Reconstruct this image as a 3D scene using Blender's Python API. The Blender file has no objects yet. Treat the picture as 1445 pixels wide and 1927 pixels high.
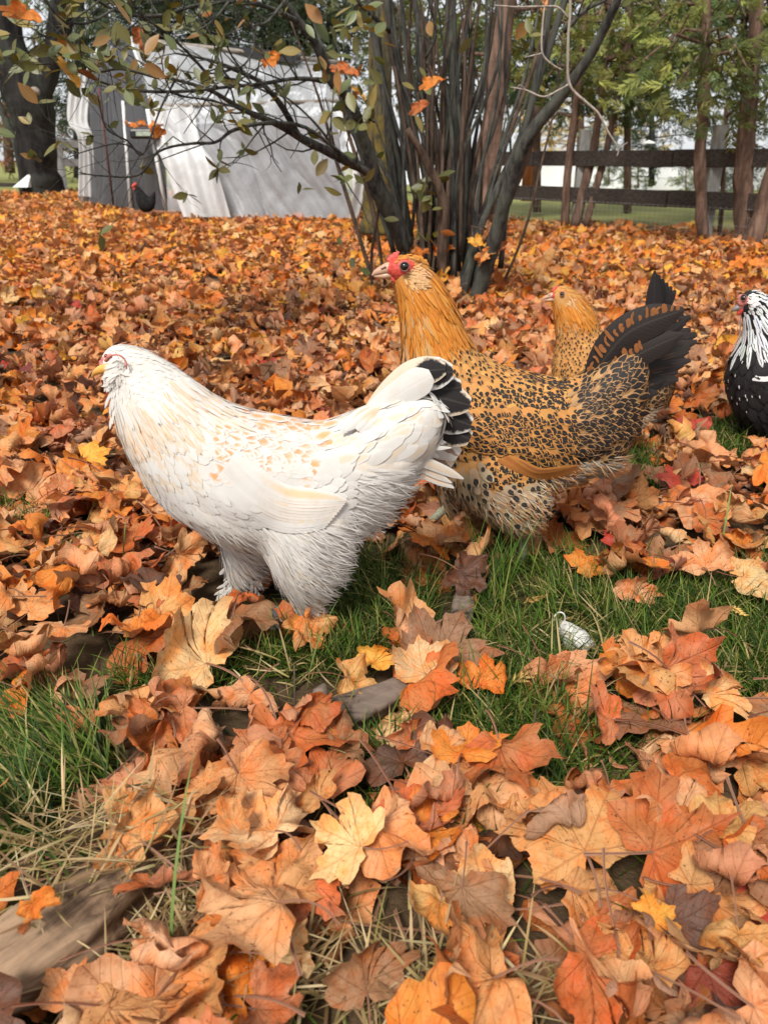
import bpy, bmesh, math, random
import numpy as np
from mathutils import Vector, Matrix, noise
from mathutils.bvhtree import BVHTree

SC = bpy.context.scene
COL = SC.collection
# ------------------------------------------------------------------ camera
FOC = 1447.0                      # focal length in pixels of the 1445x1927 photograph
PITCH = math.radians(24.6)        # camera looks down by this much
CAMH = 0.65
cam_data = bpy.data.cameras.new('camera')
cam = bpy.data.objects.new('camera', cam_data); COL.objects.link(cam)
cam.location = (0, 0, CAMH); cam.rotation_euler = (math.pi/2 - PITCH, 0, 0)
cam_data.sensor_fit = 'VERTICAL'; cam_data.sensor_height = 36; cam_data.lens = 36*FOC/1927
cam_data.clip_start = 0.05; cam_data.clip_end = 500
cam_data.dof.use_dof = True; cam_data.dof.focus_distance = 1.15; cam_data.dof.aperture_fstop = 8.5
SC.camera = cam
# ------------------------------------------------------------------ sky, sun, exposure (bright overcast)
SUN_EL, SUN_AZ = math.radians(52), math.radians(205)
world = bpy.data.worlds.new('World'); SC.world = world; world.use_nodes = True
wt = world.node_tree; wt.nodes.clear()
wo = wt.nodes.new('ShaderNodeOutputWorld'); bg = wt.nodes.new('ShaderNodeBackground')
sk = wt.nodes.new('ShaderNodeTexSky'); sk.sky_type = 'NISHITA'; sk.sun_disc = False
sk.sun_elevation = SUN_EL; sk.sun_rotation = SUN_AZ; sk.dust_density = 1.0; sk.altitude = 0
hs = wt.nodes.new('ShaderNodeHueSaturation'); hs.inputs['Saturation'].default_value = 0.18; hs.inputs['Value'].default_value = 1.0
wt.links.new(sk.outputs[0], hs.inputs['Color'])
cl = wt.nodes.new('ShaderNodeMix'); cl.data_type = 'RGBA'; cl.inputs[0].default_value = 0.6      # even cloud cover over the sky
wt.links.new(hs.outputs[0], cl.inputs[6]); cl.inputs[7].default_value = (7.5, 7.7, 8.0, 1); wt.links.new(cl.outputs[2], bg.inputs[0])
bg.inputs[1].default_value = 0.09; wt.links.new(bg.outputs[0], wo.inputs[0])
sl = bpy.data.lights.new('sun', 'SUN'); sl.energy = 3.3; sl.angle = math.radians(16); sl.color = (1.0, 0.96, 0.90)
so = bpy.data.objects.new('sun', sl); COL.objects.link(so)
sdir = Vector((math.sin(SUN_AZ)*math.cos(SUN_EL), math.cos(SUN_AZ)*math.cos(SUN_EL), math.sin(SUN_EL)))
so.rotation_euler = sdir.to_track_quat('Z', 'Y').to_euler()
SC.view_settings.view_transform = 'Standard'; SC.view_settings.look = 'None'
SC.view_settings.gamma = 1; SC.view_settings.exposure = 0.56
SC.render.engine = 'CYCLES'
SC.cycles.max_bounces = 6; SC.cycles.transparent_max_bounces = 12
SC.cycles.diffuse_bounces = 3; SC.cycles.glossy_bounces = 2; SC.cycles.transmission_bounces = 3
SC.cycles.use_denoising = True

# ------------------------------------------------------------------ helpers
CP, SP = math.cos(PITCH), math.sin(PITCH)
def ray(px, py):
    a = (px-722.5)/FOC; b = -(py-963.5)/FOC
    return Vector((a, CP + b*SP, -SP + b*CP))
CAM = Vector((0, 0, CAMH))
def at(px, py, Y):
    r = ray(px, py); return CAM + r*(Y/r.y)
def mpp(px, py, Y):                 # metres per photo pixel there
    return (Y/ray(px, py).y)/FOC
def project(p):
    d = p[0], p[1], p[2]-CAMH
    f = d[1]*CP - d[2]*SP; u = d[1]*SP + d[2]*CP
    return 722.5 + FOC*d[0]/f, 963.5 - FOC*u/f
def sm(x, a=0.0, b=1.0):
    t = min(1, max(0, (x-a)/(b-a))); return t*t*(3-2*t)
def gz(x, y):                       # height of the ground
    z = 0.021*min(max(0, y-5.0), 8.0)*sm((1.0-x)/4.0)
    if y < 6:
        k = 1-sm(y, 3.5, 6)
        z += k*0.012*(noise.noise(Vector((x*3.1, y*3.1, 0.3))) + 0.6*noise.noise(Vector((x*7, y*7, 2.3))))
        z += k*0.035*math.exp(-((x+0.42)**2/0.03 + (y-0.52)**2/0.02))
    if y > 18: z += 0.0
    return z
def ground(px, py, dz=0.0):
    r = ray(px, py)
    if r.z > -0.004: r.z = -0.004
    t = (CAMH-dz)/-r.z
    for _ in range(6):
        p = CAM + r*t
        t = (CAMH-dz-gz(p.x, p.y))/-r.z
    return CAM + r*t

def tag(o, label=None, cat=None, group=None, kind=None):
    if label: o['label'] = label
    if cat: o['category'] = cat
    if group: o['group'] = group
    if kind: o['kind'] = kind
    return o
def empty(name, loc):
    o = bpy.data.objects.new(name, None); COL.objects.link(o); o.location = loc; o.empty_display_size = 0.05
    return o
def npmesh(name, V, F, mat=None, parent=None, loc=None, smooth=True, attrs=None, link=True):
    """V (n,3) world coordinates; F (m,k). attrs: name -> (n,2|3|4) per vertex"""
    V = np.asarray(V, dtype=np.float32).reshape(-1, 3); F = np.asarray(F, dtype=np.int32)
    if loc is None:
        loc = tuple(parent.location) if parent is not None else (0, 0, 0)
        base = loc
        loc = (0, 0, 0) if parent is not None else loc
    else:
        base = loc
    V = V - np.array(base, dtype=np.float32)
    me = bpy.data.meshes.new(name)
    me.vertices.add(len(V)); me.vertices.foreach_set('co', V.ravel())
    me.loops.add(F.size); me.loops.foreach_set('vertex_index', F.ravel())
    me.polygons.add(len(F)); me.polygons.foreach_set('loop_start', np.arange(0, F.size, F.shape[1], dtype=np.int32))
    me.update(calc_edges=True)
    if smooth: me.polygons.foreach_set('use_smooth', np.ones(len(F), dtype=bool))
    for k, a in (attrs or {}).items():
        a = np.asarray(a, dtype=np.float32)
        ty = {2: 'FLOAT2', 3: 'FLOAT_VECTOR', 4: 'FLOAT_COLOR'}[a.shape[1]]
        at_ = me.attributes.new(k, ty, 'POINT')
        at_.data.foreach_set({'FLOAT2': 'vector', 'FLOAT_VECTOR': 'vector', 'FLOAT_COLOR': 'color'}[ty], a.ravel())
    if mat: me.materials.append(mat)
    if not link: return me
    o = bpy.data.objects.new(name, me); COL.objects.link(o)
    if parent is not None: o.parent = parent
    o.location = loc
    return o
class MB:                           # collects quads/tris (tris as degenerate-free lists)
    def __init__(s): s.v = []; s.f = []
    def add(s, V, F):
        b = len(s.v); s.v += [tuple(p) for p in V]; s.f += [tuple(i+b for i in f) for f in F]
    def box(s, c, size, rot=None):
        c = Vector(c); M = rot or Matrix.Identity(3)
        V = [c + M @ Vector((x*size[0]/2, y*size[1]/2, z*size[2]/2)) for x in (-1, 1) for y in (-1, 1) for z in (-1, 1)]
        s.add(V, [(0, 1, 3, 2), (4, 6, 7, 5), (0, 4, 5, 1), (2, 3, 7, 6), (0, 2, 6, 4), (1, 5, 7, 3)])
    def beam(s, a, b, w, h):        # box between two points, w sideways, h up
        a = Vector(a); b = Vector(b); d = (b-a); L = d.length; d.normalize()
        side = d.cross(Vector((0, 0, 1)))
        if side.length < 1e-3: side = Vector((1, 0, 0))
        side.normalize(); up = side.cross(d)
        M = Matrix((d, side, up)).transposed()
        s.box((a+b)/2, (L, w, h), M)
    def tube(s, pts, rad, n=8, cap=True, lump=0.0, seed=0):
        pts = [Vector(p) for p in pts]; rings = []
        m = len(pts); prev = None
        for i, p in enumerate(pts):
            d = (pts[min(i+1, m-1)] - pts[max(i-1, 0)]).normalized()
            if prev is None: u = d.orthogonal().normalized()
            else: u = (prev - d*prev.dot(d)).normalized()
            prev = u; w = d.cross(u); r = rad[i] if hasattr(rad, '__len__') else rad
            rr = []
            for k in range(n):
                a = 2*math.pi*k/n
                q = r*(1 + (lump*1.3*noise.noise(Vector((math.cos(a)*1.3+seed, math.sin(a)*1.3, sum((pts[j+1]-pts[j]).length for j in range(i))/(r+.004)*.35 if n > 20 else i*.45))) if lump else 0))
                rr.append(p + (u*math.cos(a) + w*math.sin(a))*q)
            rings.append(rr)
        V = [q for r_ in rings for q in r_]; F = []
        for i in range(m-1):
            for k in range(n):
                F.append((i*n+k, i*n+(k+1) % n, (i+1)*n+(k+1) % n, (i+1)*n+k))
        if cap:
            F.append(tuple(range(n-1, -1, -1))); F.append(tuple((m-1)*n+k for k in range(n)))
        s.add(V, F)
    def build(s, name, mat=None, parent=None, smooth=True, bevel=0.0, loc=None):
        me = bpy.data.meshes.new(name)
        if loc is None: loc = parent.location if parent is not None else Vector((0, 0, 0)); local = (0, 0, 0) if parent is not None else loc
        else: loc = Vector(loc); local = loc
        me.from_pydata([tuple(Vector(p)-Vector(loc)) for p in s.v], [], s.f)
        if smooth: me.polygons.foreach_set('use_smooth', np.ones(len(me.polygons), dtype=bool))
        if mat: me.materials.append(mat)
        o = bpy.data.objects.new(name, me); COL.objects.link(o)
        if parent is not None: o.parent = parent
        o.location = local
        if bevel:
            b = o.modifiers.new('bevel', 'BEVEL'); b.width = bevel; b.segments = 2; b.limit_method = 'ANGLE'
        return o
def catmull(P, n):
    """P list of vectors (any dim) -> smooth polyline with n samples per span"""
    P = [np.array(p, dtype=float) for p in P]
    if len(P) < 3:
        return [P[0] + (P[-1]-P[0])*i/n for i in range(n+1)]
    Q = [2*P[0]-P[1]] + P + [2*P[-1]-P[-2]]; out = []
    for i in range(1, len(Q)-2):
        a, b, c, d = Q[i-1:i+3]
        for k in range(n):
            t = k/n
            out.append(0.5*((2*b) + (c-a)*t + (2*a-5*b+4*c-d)*t*t + (3*b-a-3*c+d)*t**3))
    out.append(P[-1]); return out

# ------------------------------------------------------------------ node helper
class NT:
    def __init__(s, name, rough=0.6, spec=0.3):
        s.mat = bpy.data.materials.new(name); s.mat.use_nodes = True
        s.t = s.mat.node_tree; s.t.nodes.clear()
        s.out = s.t.nodes.new('ShaderNodeOutputMaterial'); s.b = s.t.nodes.new('ShaderNodeBsdfPrincipled')
        s.t.links.new(s.b.outputs[0], s.out.inputs[0])
        s.b.inputs['Roughness'].default_value = rough; s.b.inputs['Specular IOR Level'].default_value = spec
    def put(s, sock, v):
        if isinstance(v, bpy.types.NodeSocket): s.t.links.new(v, sock)
        elif v is not None:
            if isinstance(v, (tuple, list)) and len(v) == 3 and sock.type == 'RGBA': v = (*v, 1)
            sock.default_value = v
    def m(s, op, a, b=None, c=None, clamp=False):
        n = s.t.nodes.new('ShaderNodeMath'); n.operation = op; n.use_clamp = clamp
        for i, v in enumerate((a, b, c)): s.put(n.inputs[i], v) if v is not None else None
        return n.outputs[0]
    def ss(s, v, a, b):             # smoothstep
        n = s.t.nodes.new('ShaderNodeMapRange'); n.interpolation_type = 'SMOOTHSTEP'
        s.put(n.inputs[0], v); n.inputs[1].default_value = a; n.inputs[2].default_value = b
        return n.outputs[0]
    def mix(s, f, a, b, mode='MIX'):
        n = s.t.nodes.new('ShaderNodeMix'); n.data_type = 'RGBA'; n.blend_type = mode
        s.put(n.inputs[0], f); s.put(n.inputs[6], a); s.put(n.inputs[7], b); return n.outputs[2]
    def attr(s, name):
        n = s.t.nodes.new('ShaderNodeAttribute'); n.attribute_name = name; return n
    def sep(s, v):
        n = s.t.nodes.new('ShaderNodeSeparateXYZ'); s.put(n.inputs[0], v); return n.outputs
    def comb(s, x, y, z=0.0):
        n = s.t.nodes.new('ShaderNodeCombineXYZ')
        for i, v in enumerate((x, y, z)): s.put(n.inputs[i], v)
        return n.outputs[0]
    def obj(s):
        return s.t.nodes.new('ShaderNodeTexCoord').outputs['Object']
    def pos(s):
        return s.t.nodes.new('ShaderNodeNewGeometry').outputs['Position']
    def back(s):
        return s.t.nodes.new('ShaderNodeNewGeometry').outputs['Backfacing']
    def noise(s, vec, scale, detail=3, rough=0.5, dist=0.0, color=False):
        n = s.t.nodes.new('ShaderNodeTexNoise'); s.put(n.inputs['Vector'], vec) if vec is not None else None
        n.inputs['Scale'].default_value = scale; n.inputs['Detail'].default_value = detail
        n.inputs['Roughness'].default_value = rough; n.inputs['Distortion'].default_value = dist
        return n.outputs[1] if color else n.outputs[0]
    def vmul(s, v, k):
        n = s.t.nodes.new('ShaderNodeVectorMath'); n.operation = 'MULTIPLY'; s.put(n.inputs[0], v); n.inputs[1].default_value = k
        return n.outputs[0]
    def vadd(s, v, k):
        n = s.t.nodes.new('ShaderNodeVectorMath'); n.operation = 'ADD'; s.put(n.inputs[0], v); s.put(n.inputs[1], k)
        return n.outputs[0]
    def ramp(s, f, stops):
        n = s.t.nodes.new('ShaderNodeValToRGB'); s.put(n.inputs[0], f); e = n.color_ramp.elements
        while len(e) < len(stops): e.new(0.5)
        for el, (p, c) in zip(e, stops): el.position = p; el.color = (*c, 1)
        return n.outputs[0]
    def bump(s, h, strength=0.3, dist=0.01):
        n = s.t.nodes.new('ShaderNodeBump'); n.inputs['Strength'].default_value = strength; n.inputs['Distance'].default_value = dist
        s.put(n.inputs['Height'], h); s.put(s.b.inputs['Normal'], n.outputs[0]); return n.outputs[0]
    def col(s, c): s.put(s.b.inputs['Base Color'], c)
    def translucent(s, color, amount):
        tr = s.t.nodes.new('ShaderNodeBsdfTranslucent'); s.put(tr.inputs[0], color)
        mx = s.t.nodes.new('ShaderNodeMixShader'); s.put(mx.inputs[0], amount)
        s.t.links.new(s.b.outputs[0], mx.inputs[1]); s.t.links.new(tr.outputs[0], mx.inputs[2])
        s.t.links.new(mx.outputs[0], s.out.inputs[0]); s.last = mx.outputs[0]
    def transparent(s, amount):
        src = getattr(s, 'last', s.b.outputs[0])
        tr = s.t.nodes.new('ShaderNodeBsdfTransparent'); mx = s.t.nodes.new('ShaderNodeMixShader'); s.put(mx.inputs[0], amount)
        s.t.links.new(src, mx.inputs[1]); s.t.links.new(tr.outputs[0], mx.inputs[2]); s.t.links.new(mx.outputs[0], s.out.inputs[0])

def simple(name, c, rough=0.6, spec=0.3, var=0.25, scale=30, bump=0.2, stretch=(1, 1, 1), c2=None, bd=0.005):
    m = NT(name, rough, spec); v = m.vmul(m.obj(), stretch)
    f = m.noise(v, scale, 5, 0.6)
    c2 = c2 or tuple(x*(1-var*1.6) for x in c)
    m.col(m.mix(m.ss(f, 0.3, 0.7), c2, c))
    if bump: m.bump(f, bump, bd)
    return m.mat
# ================================================================== GROUND
random.seed(7); rng = np.random.default_rng(7)
def soil_mat():
    m = NT('soil', 0.9, 0.15); p = m.pos()
    f = m.noise(p, 9, 6, 0.65); g = m.noise(p, 60, 4, 0.6)
    c = m.mix(f, (0.030, 0.017, 0.010), (0.13, 0.078, 0.042)); c = m.mix(m.m('MULTIPLY', g, 0.5), c, (0.05, 0.045, 0.022))
    X = m.sep(p)
    lawn = m.mix(m.noise(p, 3, 5, 0.6), (0.11, 0.15, 0.035), (0.30, 0.27, 0.10))
    k = m.ss(X[1], 7.0, 11.0); m.col(m.mix(k, c, lawn)); m.bump(m.m('ADD', f, m.m('MULTIPLY', g, 0.5)), 0.7, 0.02)
    return m.mat
def build_ground():
    xs = np.concatenate([-np.geomspace(260, 3, 22), np.linspace(-2.6, 2.6, 90), np.geomspace(3, 260, 22)])
    ys = np.concatenate([np.linspace(-6, 0, 6), np.linspace(0.1, 5, 100), np.linspace(5.2, 20, 40), np.geomspace(22, 380, 18)])
    V = [(x, y, gz(x, y)) for y in ys for x in xs]; n = len(xs)
    F = [(j*n+i, j*n+i+1, (j+1)*n+i+1, (j+1)*n+i) for j in range(len(ys)-1) for i in range(n-1)]
    tag(npmesh('ground', V, F, soil_mat()), kind='structure')
build_ground()

# ---- patches of grass, given where they lie
GRASS = [(70, 1440, 175, 95, 1.0), (30, 1560, 90, 70, 1.0), (560, 1245, 170, 42, .9), (700, 1130, 130, 75, 1.0), (760, 1200, 100, 45, .8),
         (1020, 1125, 190, 75, 1.0), (1250, 1170, 220, 80, 1.0), (960, 1240, 130, 60, .9), (1120, 1230, 160, 60, .8), (1400, 1250, 90, 110, .9),
         (930, 1365, 160, 75, 1.0), (700, 1450, 150, 50, .75), (1210, 900, 60, 50, .8), (30, 990, 90, 45, .8), (110, 1060, 60, 35, .6),
         (900, 1560, 110, 60, .6), (1060, 1470, 80, 60, .6), (1380, 830, 70, 50, .8), (330, 1290, 140, 40, .6), (1180, 1420, 140, 60, .5), (1420, 1100, 60, 60, .6),
         (590, 640, 40, 10, .4), (700, 1500, 120, 30, .5)]
BARE = [(330, 1760, 230, 140, .75), (120, 1640, 170, 70, .8), (780, 1880, 190, 60, .5), (620, 1760, 130, 60, .4)]
def msk(lst, px, py):
    b = 0
    for cx, cy, rx, ry, k in lst:
        d = ((px-cx)/rx)**2 + ((py-cy)/ry)**2
        if d < 1.5: b = max(b, k*(1-sm(d, 0.45, 1.35)))
    return b

# ------------------------------------------------------------------ maple leaves
HALF = [(0, 1.0), (.08, .82), (.24, .76), (.21, .62), (.22, .50), (.37, .55), (.50, .65), (.58, .56), (.82, .57), (.71, .38), (.74, .24),
        (.60, .15), (.54, .06), (.66, .0), (.68, -.14), (.50, -.20), (.32, -.19), (.14, -.22), (0, -.05)]
BROAD = [(0, 1), (.10, .86), (.26, .80), (.27, .68), (.33, .62), (.46, .68), (.55, .68), (.66, .60), (.84, .60), (.80, .44), (.84, .30), (.74, .20), (.70, .10), (.74, .0), (.66, -.14), (.48, -.22), (.30, -.22), (.14, -.24), (0, -.06)]
def outline(sub, rnd):
    f = rnd.uniform(.1, 1.0); H = [(a[0]*(1-f)+b[0]*f, a[1]*(1-f)+b[1]*f) for a, b in zip(HALF, BROAD)]
    R = [(x*(1+rnd.uniform(-.14, .14)), y*(1+rnd.uniform(-.1, .1))) for x, y in H]
    Lf = [(-x*(1+rnd.uniform(-.1, .1)), y*(1+rnd.uniform(-.07, .07))) for x, y in H[1:-1]][::-1]
    P = R + Lf; out = []
    for i, p in enumerate(P):
        q = P[(i+1) % len(P)]; out.append(p)
        for k in range(1, sub):
            t = k/sub; j = .018
            out.append((p[0]+(q[0]-p[0])*t + rnd.uniform(-j, j), p[1]+(q[1]-p[1])*t + rnd.uniform(-j, j)))
    return np.array(out)
def leaf_shape(seed, sub, rings, curl=1.0, stem=True):
    rnd = random.Random(seed); O = outline(sub, rnd) if sub > 0 else outline(1, rnd)[::2]
    n = len(O); rr = np.linspace(0, 1, rings+1)[1:] ** 0.85
    U = np.concatenate([[[0, 0.02]]] + [O*r + np.array([0, .02])*(1-r) for r in rr]); F = []
    for j in range(rings-1):
        for i in range(n):
            a = 1+j*n+i; b = 1+j*n+(i+1) % n; F.append((a, b, b+n, a+n))
    # centre fan as quads (two outline steps each)
    for i in range(0, n-1, 2): F.append((0, 1+(i+2) % n, 1+(i+1) % n, 1+i))
    P = np.column_stack([U, np.zeros(len(U))]); r2 = U[:, 0]**2 + U[:, 1]**2
    P[:, 2] += r2*rnd.uniform(-.12, .22)*curl + np.sqrt(U[:, 0]**2+.03)*rnd.uniform(-.2, .3)*curl
    s0 = rnd.uniform(0, 50)
    for i in range(len(P)):
        x, y = U[i]
        P[i, 2] += .30*min(curl, 1.3)*noise.noise(Vector((x*1.9+s0, y*1.9, s0))) + .13*min(curl,1.2)*noise.noise(Vector((x*4+s0, y*4+s0, 1)))
    for _ in range(rnd.choice([1, 2, 2, 3, 3])):
        a = rnd.uniform(0, 2*math.pi); c, s = math.cos(a), math.sin(a)
        u = P[:, 0]*c + P[:, 1]*s; v = -P[:, 0]*s + P[:, 1]*c; z = P[:, 2].copy()
        off = rnd.uniform(-.15, .45); k = rnd.uniform(.6, 3.2)*curl*rnd.choice([1, 1, 1, 1, -.6])
        if rnd.random() < .5: off = rnd.uniform(.0, .5); k = rnd.uniform(3, 7)*min(1, curl)*rnd.choice([1, 1, -1])
        w = u-off; th = np.where(w > 0, w*k, 0.0)
        nu = np.where(w > 0, off + np.sin(th)/k - z*np.sin(th), u); nz = np.where(w > 0, (1-np.cos(th))/k + z*np.cos(th), z)
        P[:, 0] = nu*c - v*s; P[:, 1] = nu*s + v*c; P[:, 2] = nz
    if stem:                        # the stalk: a thin flat ribbon plus its crossing twin
        L = rnd.uniform(.6, 1.2); dx = rnd.uniform(-.4, .4); up = rnd.uniform(-.1, .5); b = len(P); m = 6; pts = []
        for i in range(m):
            t = i/(m-1); pts.append((P[0, 0] + dx*t*t*L, P[0, 1] - L*t, P[0, 2] + up*math.sin(t*2.2)*.5))
        V = []
        for i, p in enumerate(pts):
            w = .016*(1 + (.6 if i == m-1 else 0))
            V += [(p[0]-w, p[1], p[2]), (p[0]+w, p[1], p[2]), (p[0], p[1], p[2]-w), (p[0], p[1], p[2]+w)]
        P = np.vstack([P, np.array(V)]); U = np.vstack([U, np.full((len(V), 2), 3.0)])
        for i in range(m-1):
            a = b+i*4; F += [(a, a+1, a+5, a+4), (a+2, a+3, a+7, a+6)]
    P[:, 2] -= P[:len(U), 2].mean()
    return P, np.array(F, dtype=np.int32), U

def leaf_mat(name, per_object):
    m = NT(name, 0.5, 0.35)
    if per_object:
        oi = m.t.nodes.new('ShaderNodeObjectInfo'); base = oi.outputs['Color']; rnd = oi.outputs['Random']
    else:
        a = m.attr('lcol'); base = a.outputs['Color']; rnd = a.outputs['Alpha']
    uv = m.attr('fuv').outputs['Vector']; X = m.sep(uv); x = m.m('ABSOLUTE', X[0]); y = X[1]
    ds, al = [], []
    for A in (0, 51, 100):
        c, s = math.cos(math.radians(A)), math.sin(math.radians(A))
        d = m.m('ABSOLUTE', m.m('SUBTRACT', m.m('MULTIPLY', x, c), m.m('MULTIPLY', y, s)))
        l = m.m('ADD', m.m('MULTIPLY', x, s), m.m('MULTIPLY', y, c))
        d = m.m('ADD', d, m.m('MULTIPLY', m.m('LESS_THAN', l, 0), 9)); ds.append(d); al.append(l)
    dm = m.m('MINIMUM', m.m('MINIMUM', ds[0], ds[1]), ds[2])
    sel = m.m('ADD', m.m('ADD', m.m('MULTIPLY', al[0], m.m('LESS_THAN', ds[0], m.m('ADD', dm, 1e-4))), m.m('MULTIPLY', al[1], m.m('LESS_THAN', ds[1], m.m('ADD', dm, 1e-4)))),
              m.m('MULTIPLY', al[2], m.m('LESS_THAN', ds[2], m.m('ADD', dm, 1e-4))))
    main = m.m('SUBTRACT', 1, m.ss(dm, .003, .015))
    fr = m.m('FRACT', m.m('MULTIPLY', m.m('SUBTRACT', sel, m.m('MULTIPLY', dm, 1.15)), 6.5))
    sec = m.m('SUBTRACT', 1, m.ss(m.m('ABSOLUTE', m.m('SUBTRACT', fr, .5)), .02, .10))
    off = m.m('MULTIPLY', rnd, 37.0); P = m.vadd(m.comb(X[0], X[1], 0), m.comb(off, off, off))
    n1 = m.noise(P, 2.3, 4, .6); n2 = m.noise(P, 9, 5, .7); n3 = m.noise(P, 26, 2, .5)
    dark = m.mix(1.0, base, (.50, .32, .22), 'MULTIPLY'); warm = m.mix(1.0, base, (1.15, .72, .42), 'MULTIPLY')
    c = m.mix(m.ss(n1, .42, .66), base, warm); c = m.mix(m.m('MULTIPLY', m.ss(n2, .48, .74), .62), c, dark)
    rim = m.ss(m.m('ADD', m.m('SQRT', m.m('ADD', m.m('MULTIPLY', x, x), m.m('MULTIPLY', y, y))), m.m('MULTIPLY', n2, .5)), .80, 1.15)
    c = m.mix(m.m('MULTIPLY', rim, .32), c, dark)
    c = m.mix(m.m('MULTIPLY', m.ss(n3, .64, .72), .8), c, m.mix(1.0, base, (.16, .10, .08), 'MULTIPLY'))
    c = m.mix(m.m('MULTIPLY', sec, .14), c, dark); c = m.mix(m.m('MULTIPLY', main, .40), c, m.mix(1.0, base, (.62, .40, .28), 'MULTIPLY'))
    stem = m.m('GREATER_THAN', y, 2.0); c = m.mix(stem, c, (.16, .05, .025))
    under = m.mix(.35, c, (.62, .40, .26)); c = m.mix(m.m('MULTIPLY', m.back(), .7), c, under)
    m.col(c); m.put(m.b.inputs['Roughness'], m.m('ADD', .42, m.m('MULTIPLY', n2, .3)))
    h = m.m('ADD', m.m('ADD', m.m('MULTIPLY', main, -1.0), m.m('MULTIPLY', sec, -.35)), m.m('MULTIPLY', n2, .9))
    m.bump(h, .45, .004); m.translucent(c, .16)
    return m.mat
LEAF_OBJ = leaf_mat('dry_leaf_single', True); LEAF_ALL = leaf_mat('dry_leaf_litter', False)
PAL = {'tan': (.55, .275, .100), 'peach': (.57, .300, .138), 'cream': (.66, .43, .20), 'orange': (.58, .205, .030), 'rust': (.42, .140, .038),
       'brown': (.28, .140, .070), 'dark brown': (.11, .055, .036), 'red': (.42, .060, .035), 'maroon': (.17, .035, .026), 'yellow': (.68, .36, .05), 'salmon': (.47, .175, .072)}
NEARW = [('tan', 34), ('peach', 22), ('cream', 7), ('orange', 13), ('rust', 11), ('brown', 9), ('dark brown', 3), ('red', .6), ('maroon', .3), ('yellow', .4), ('salmon', 8)]
MIDW = [('tan', 30), ('peach', 15), ('orange', 18), ('rust', 11), ('brown', 9), ('red', 1.5), ('yellow', 4), ('salmon', 8), ('maroon', 2), ('cream', 3)]
FARW = [('tan', 22), ('peach', 12), ('cream', 8), ('orange', 38), ('rust', 6), ('brown', 2), ('yellow', 22), ('salmon', 5)]
def pick(y):
    w = NEARW if y < 1.7 else MIDW if y < 3.6 else FARW
    k = random.choices([a for a, _ in w], [b for _, b in w])[0]; return k
def jit(c, v=.14, r=random):
    f = 1 + r.uniform(-v, v); return tuple(max(.005, min(.9, x*f*(1+r.uniform(-.06, .06)))) for x in c)
HI = [leaf_shape(100+i, 2, 5, random.Random(i).choice([.5, .9, 1.2, 1.5, 1.8])) for i in range(30)]
MID = [leaf_shape(300+i, 1, 3, random.Random(i).choice([1.0, 1.4, 1.8, 2.1])) for i in range(22)]
LO = [leaf_shape(500+i, 0, 2, 1.1, False) for i in range(12)]
def rotm(yaw, tilt, ta):
    return np.array(Matrix.Rotation(ta, 3, 'Z') @ Matrix.Rotation(tilt, 3, 'X') @ Matrix.Rotation(yaw-ta, 3, 'Z'))
def halfw(y): return .60*y + .55
SINGLE, REST = [], []
HENS_FEET = []
def scatter():
    y = .22
    bands = [(.22, .95, 470, 'h'), (.95, 1.75, 620, 'h'), (1.75, 4.2, 430, 'm'), (4.2, 7.0, 330, 'l'), (7.0, 13.0, 230, 'l')]
    for y0, y1, dens, lod in bands:
        hw = halfw(y1); N = int((y1-y0)*2*hw*dens)
        for _ in range(N):
            yy = random.uniform(y0, y1); xx = random.uniform(-hw, hw)
            if abs(xx) > halfw(yy): continue
            fy = 10.0 - (xx-0.75)*0.9          # the fence line bounds the litter on the right
            if xx > .4 and yy > fy - .35 + random.uniform(-.35, .5): continue
            if xx <= .4 and yy > 12.5 + .5*math.sin(xx): continue
            gzv = gz(xx, yy); px, py = project((xx, yy, gzv+.02))
            g = msk(GRASS, px, py) if yy < 3.5 else 0; b = msk(BARE, px, py) if yy < 1.2 else 0
            lay = random.random()
            if g > 0 and random.random() < g*1.02: continue
            if yy < 1.6 and lay > .15 and any(((px-ex)/erx)**2+((py-ey)/ery)**2 < 1 for ex, ey, erx, ery in ((982, 1060, 44, 48), (465, 1125, 70, 42), (560, 1185, 70, 48), (1085, 1215, 60, 50), (655, 1345, 120, 40), (858, 1190, 36, 62), (90, 1790, 150, 62), (830, 985, 40, 20))): continue
            if b > 0 and random.random() < b*.8: continue
            size = random.uniform(.045, .078) if yy > .95 else random.uniform(.050, .092)
            if yy > 5: size *= 1.12
            if yy < .45: size = min(size, .075)
            z = gzv + .008 + lay*.065*(1-.6*g) ; tilt = abs(random.gauss(0, .30 + .35*lay))
            ck = pick(yy); nz = noise.noise(Vector((xx*1.6, yy*1.6, 5))) + .5*noise.noise(Vector((xx*4, yy*4, 9)))
            if yy < 6 and nz > .22 and random.random() < .35: ck = random.choice(['brown', 'rust', 'brown', 'tan'])
            elif yy > 2.5 and nz < -.25 and random.random() < .5: ck = random.choice(['yellow', 'cream', 'orange', 'peach'])
            if nz > .45 and random.random() < .45: continue
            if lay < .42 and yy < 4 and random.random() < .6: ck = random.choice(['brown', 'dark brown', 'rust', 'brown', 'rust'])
            REST.append((lod, xx, yy, z, size, random.uniform(0, 6.283), min(tilt, 1.25), random.uniform(0, 6.283), ck, lay, px, py))
            if yy < .6: REST[-1] = (*REST[-1][:6], min(REST[-1][6], .45), *REST[-1][7:])
scatter()
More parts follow.
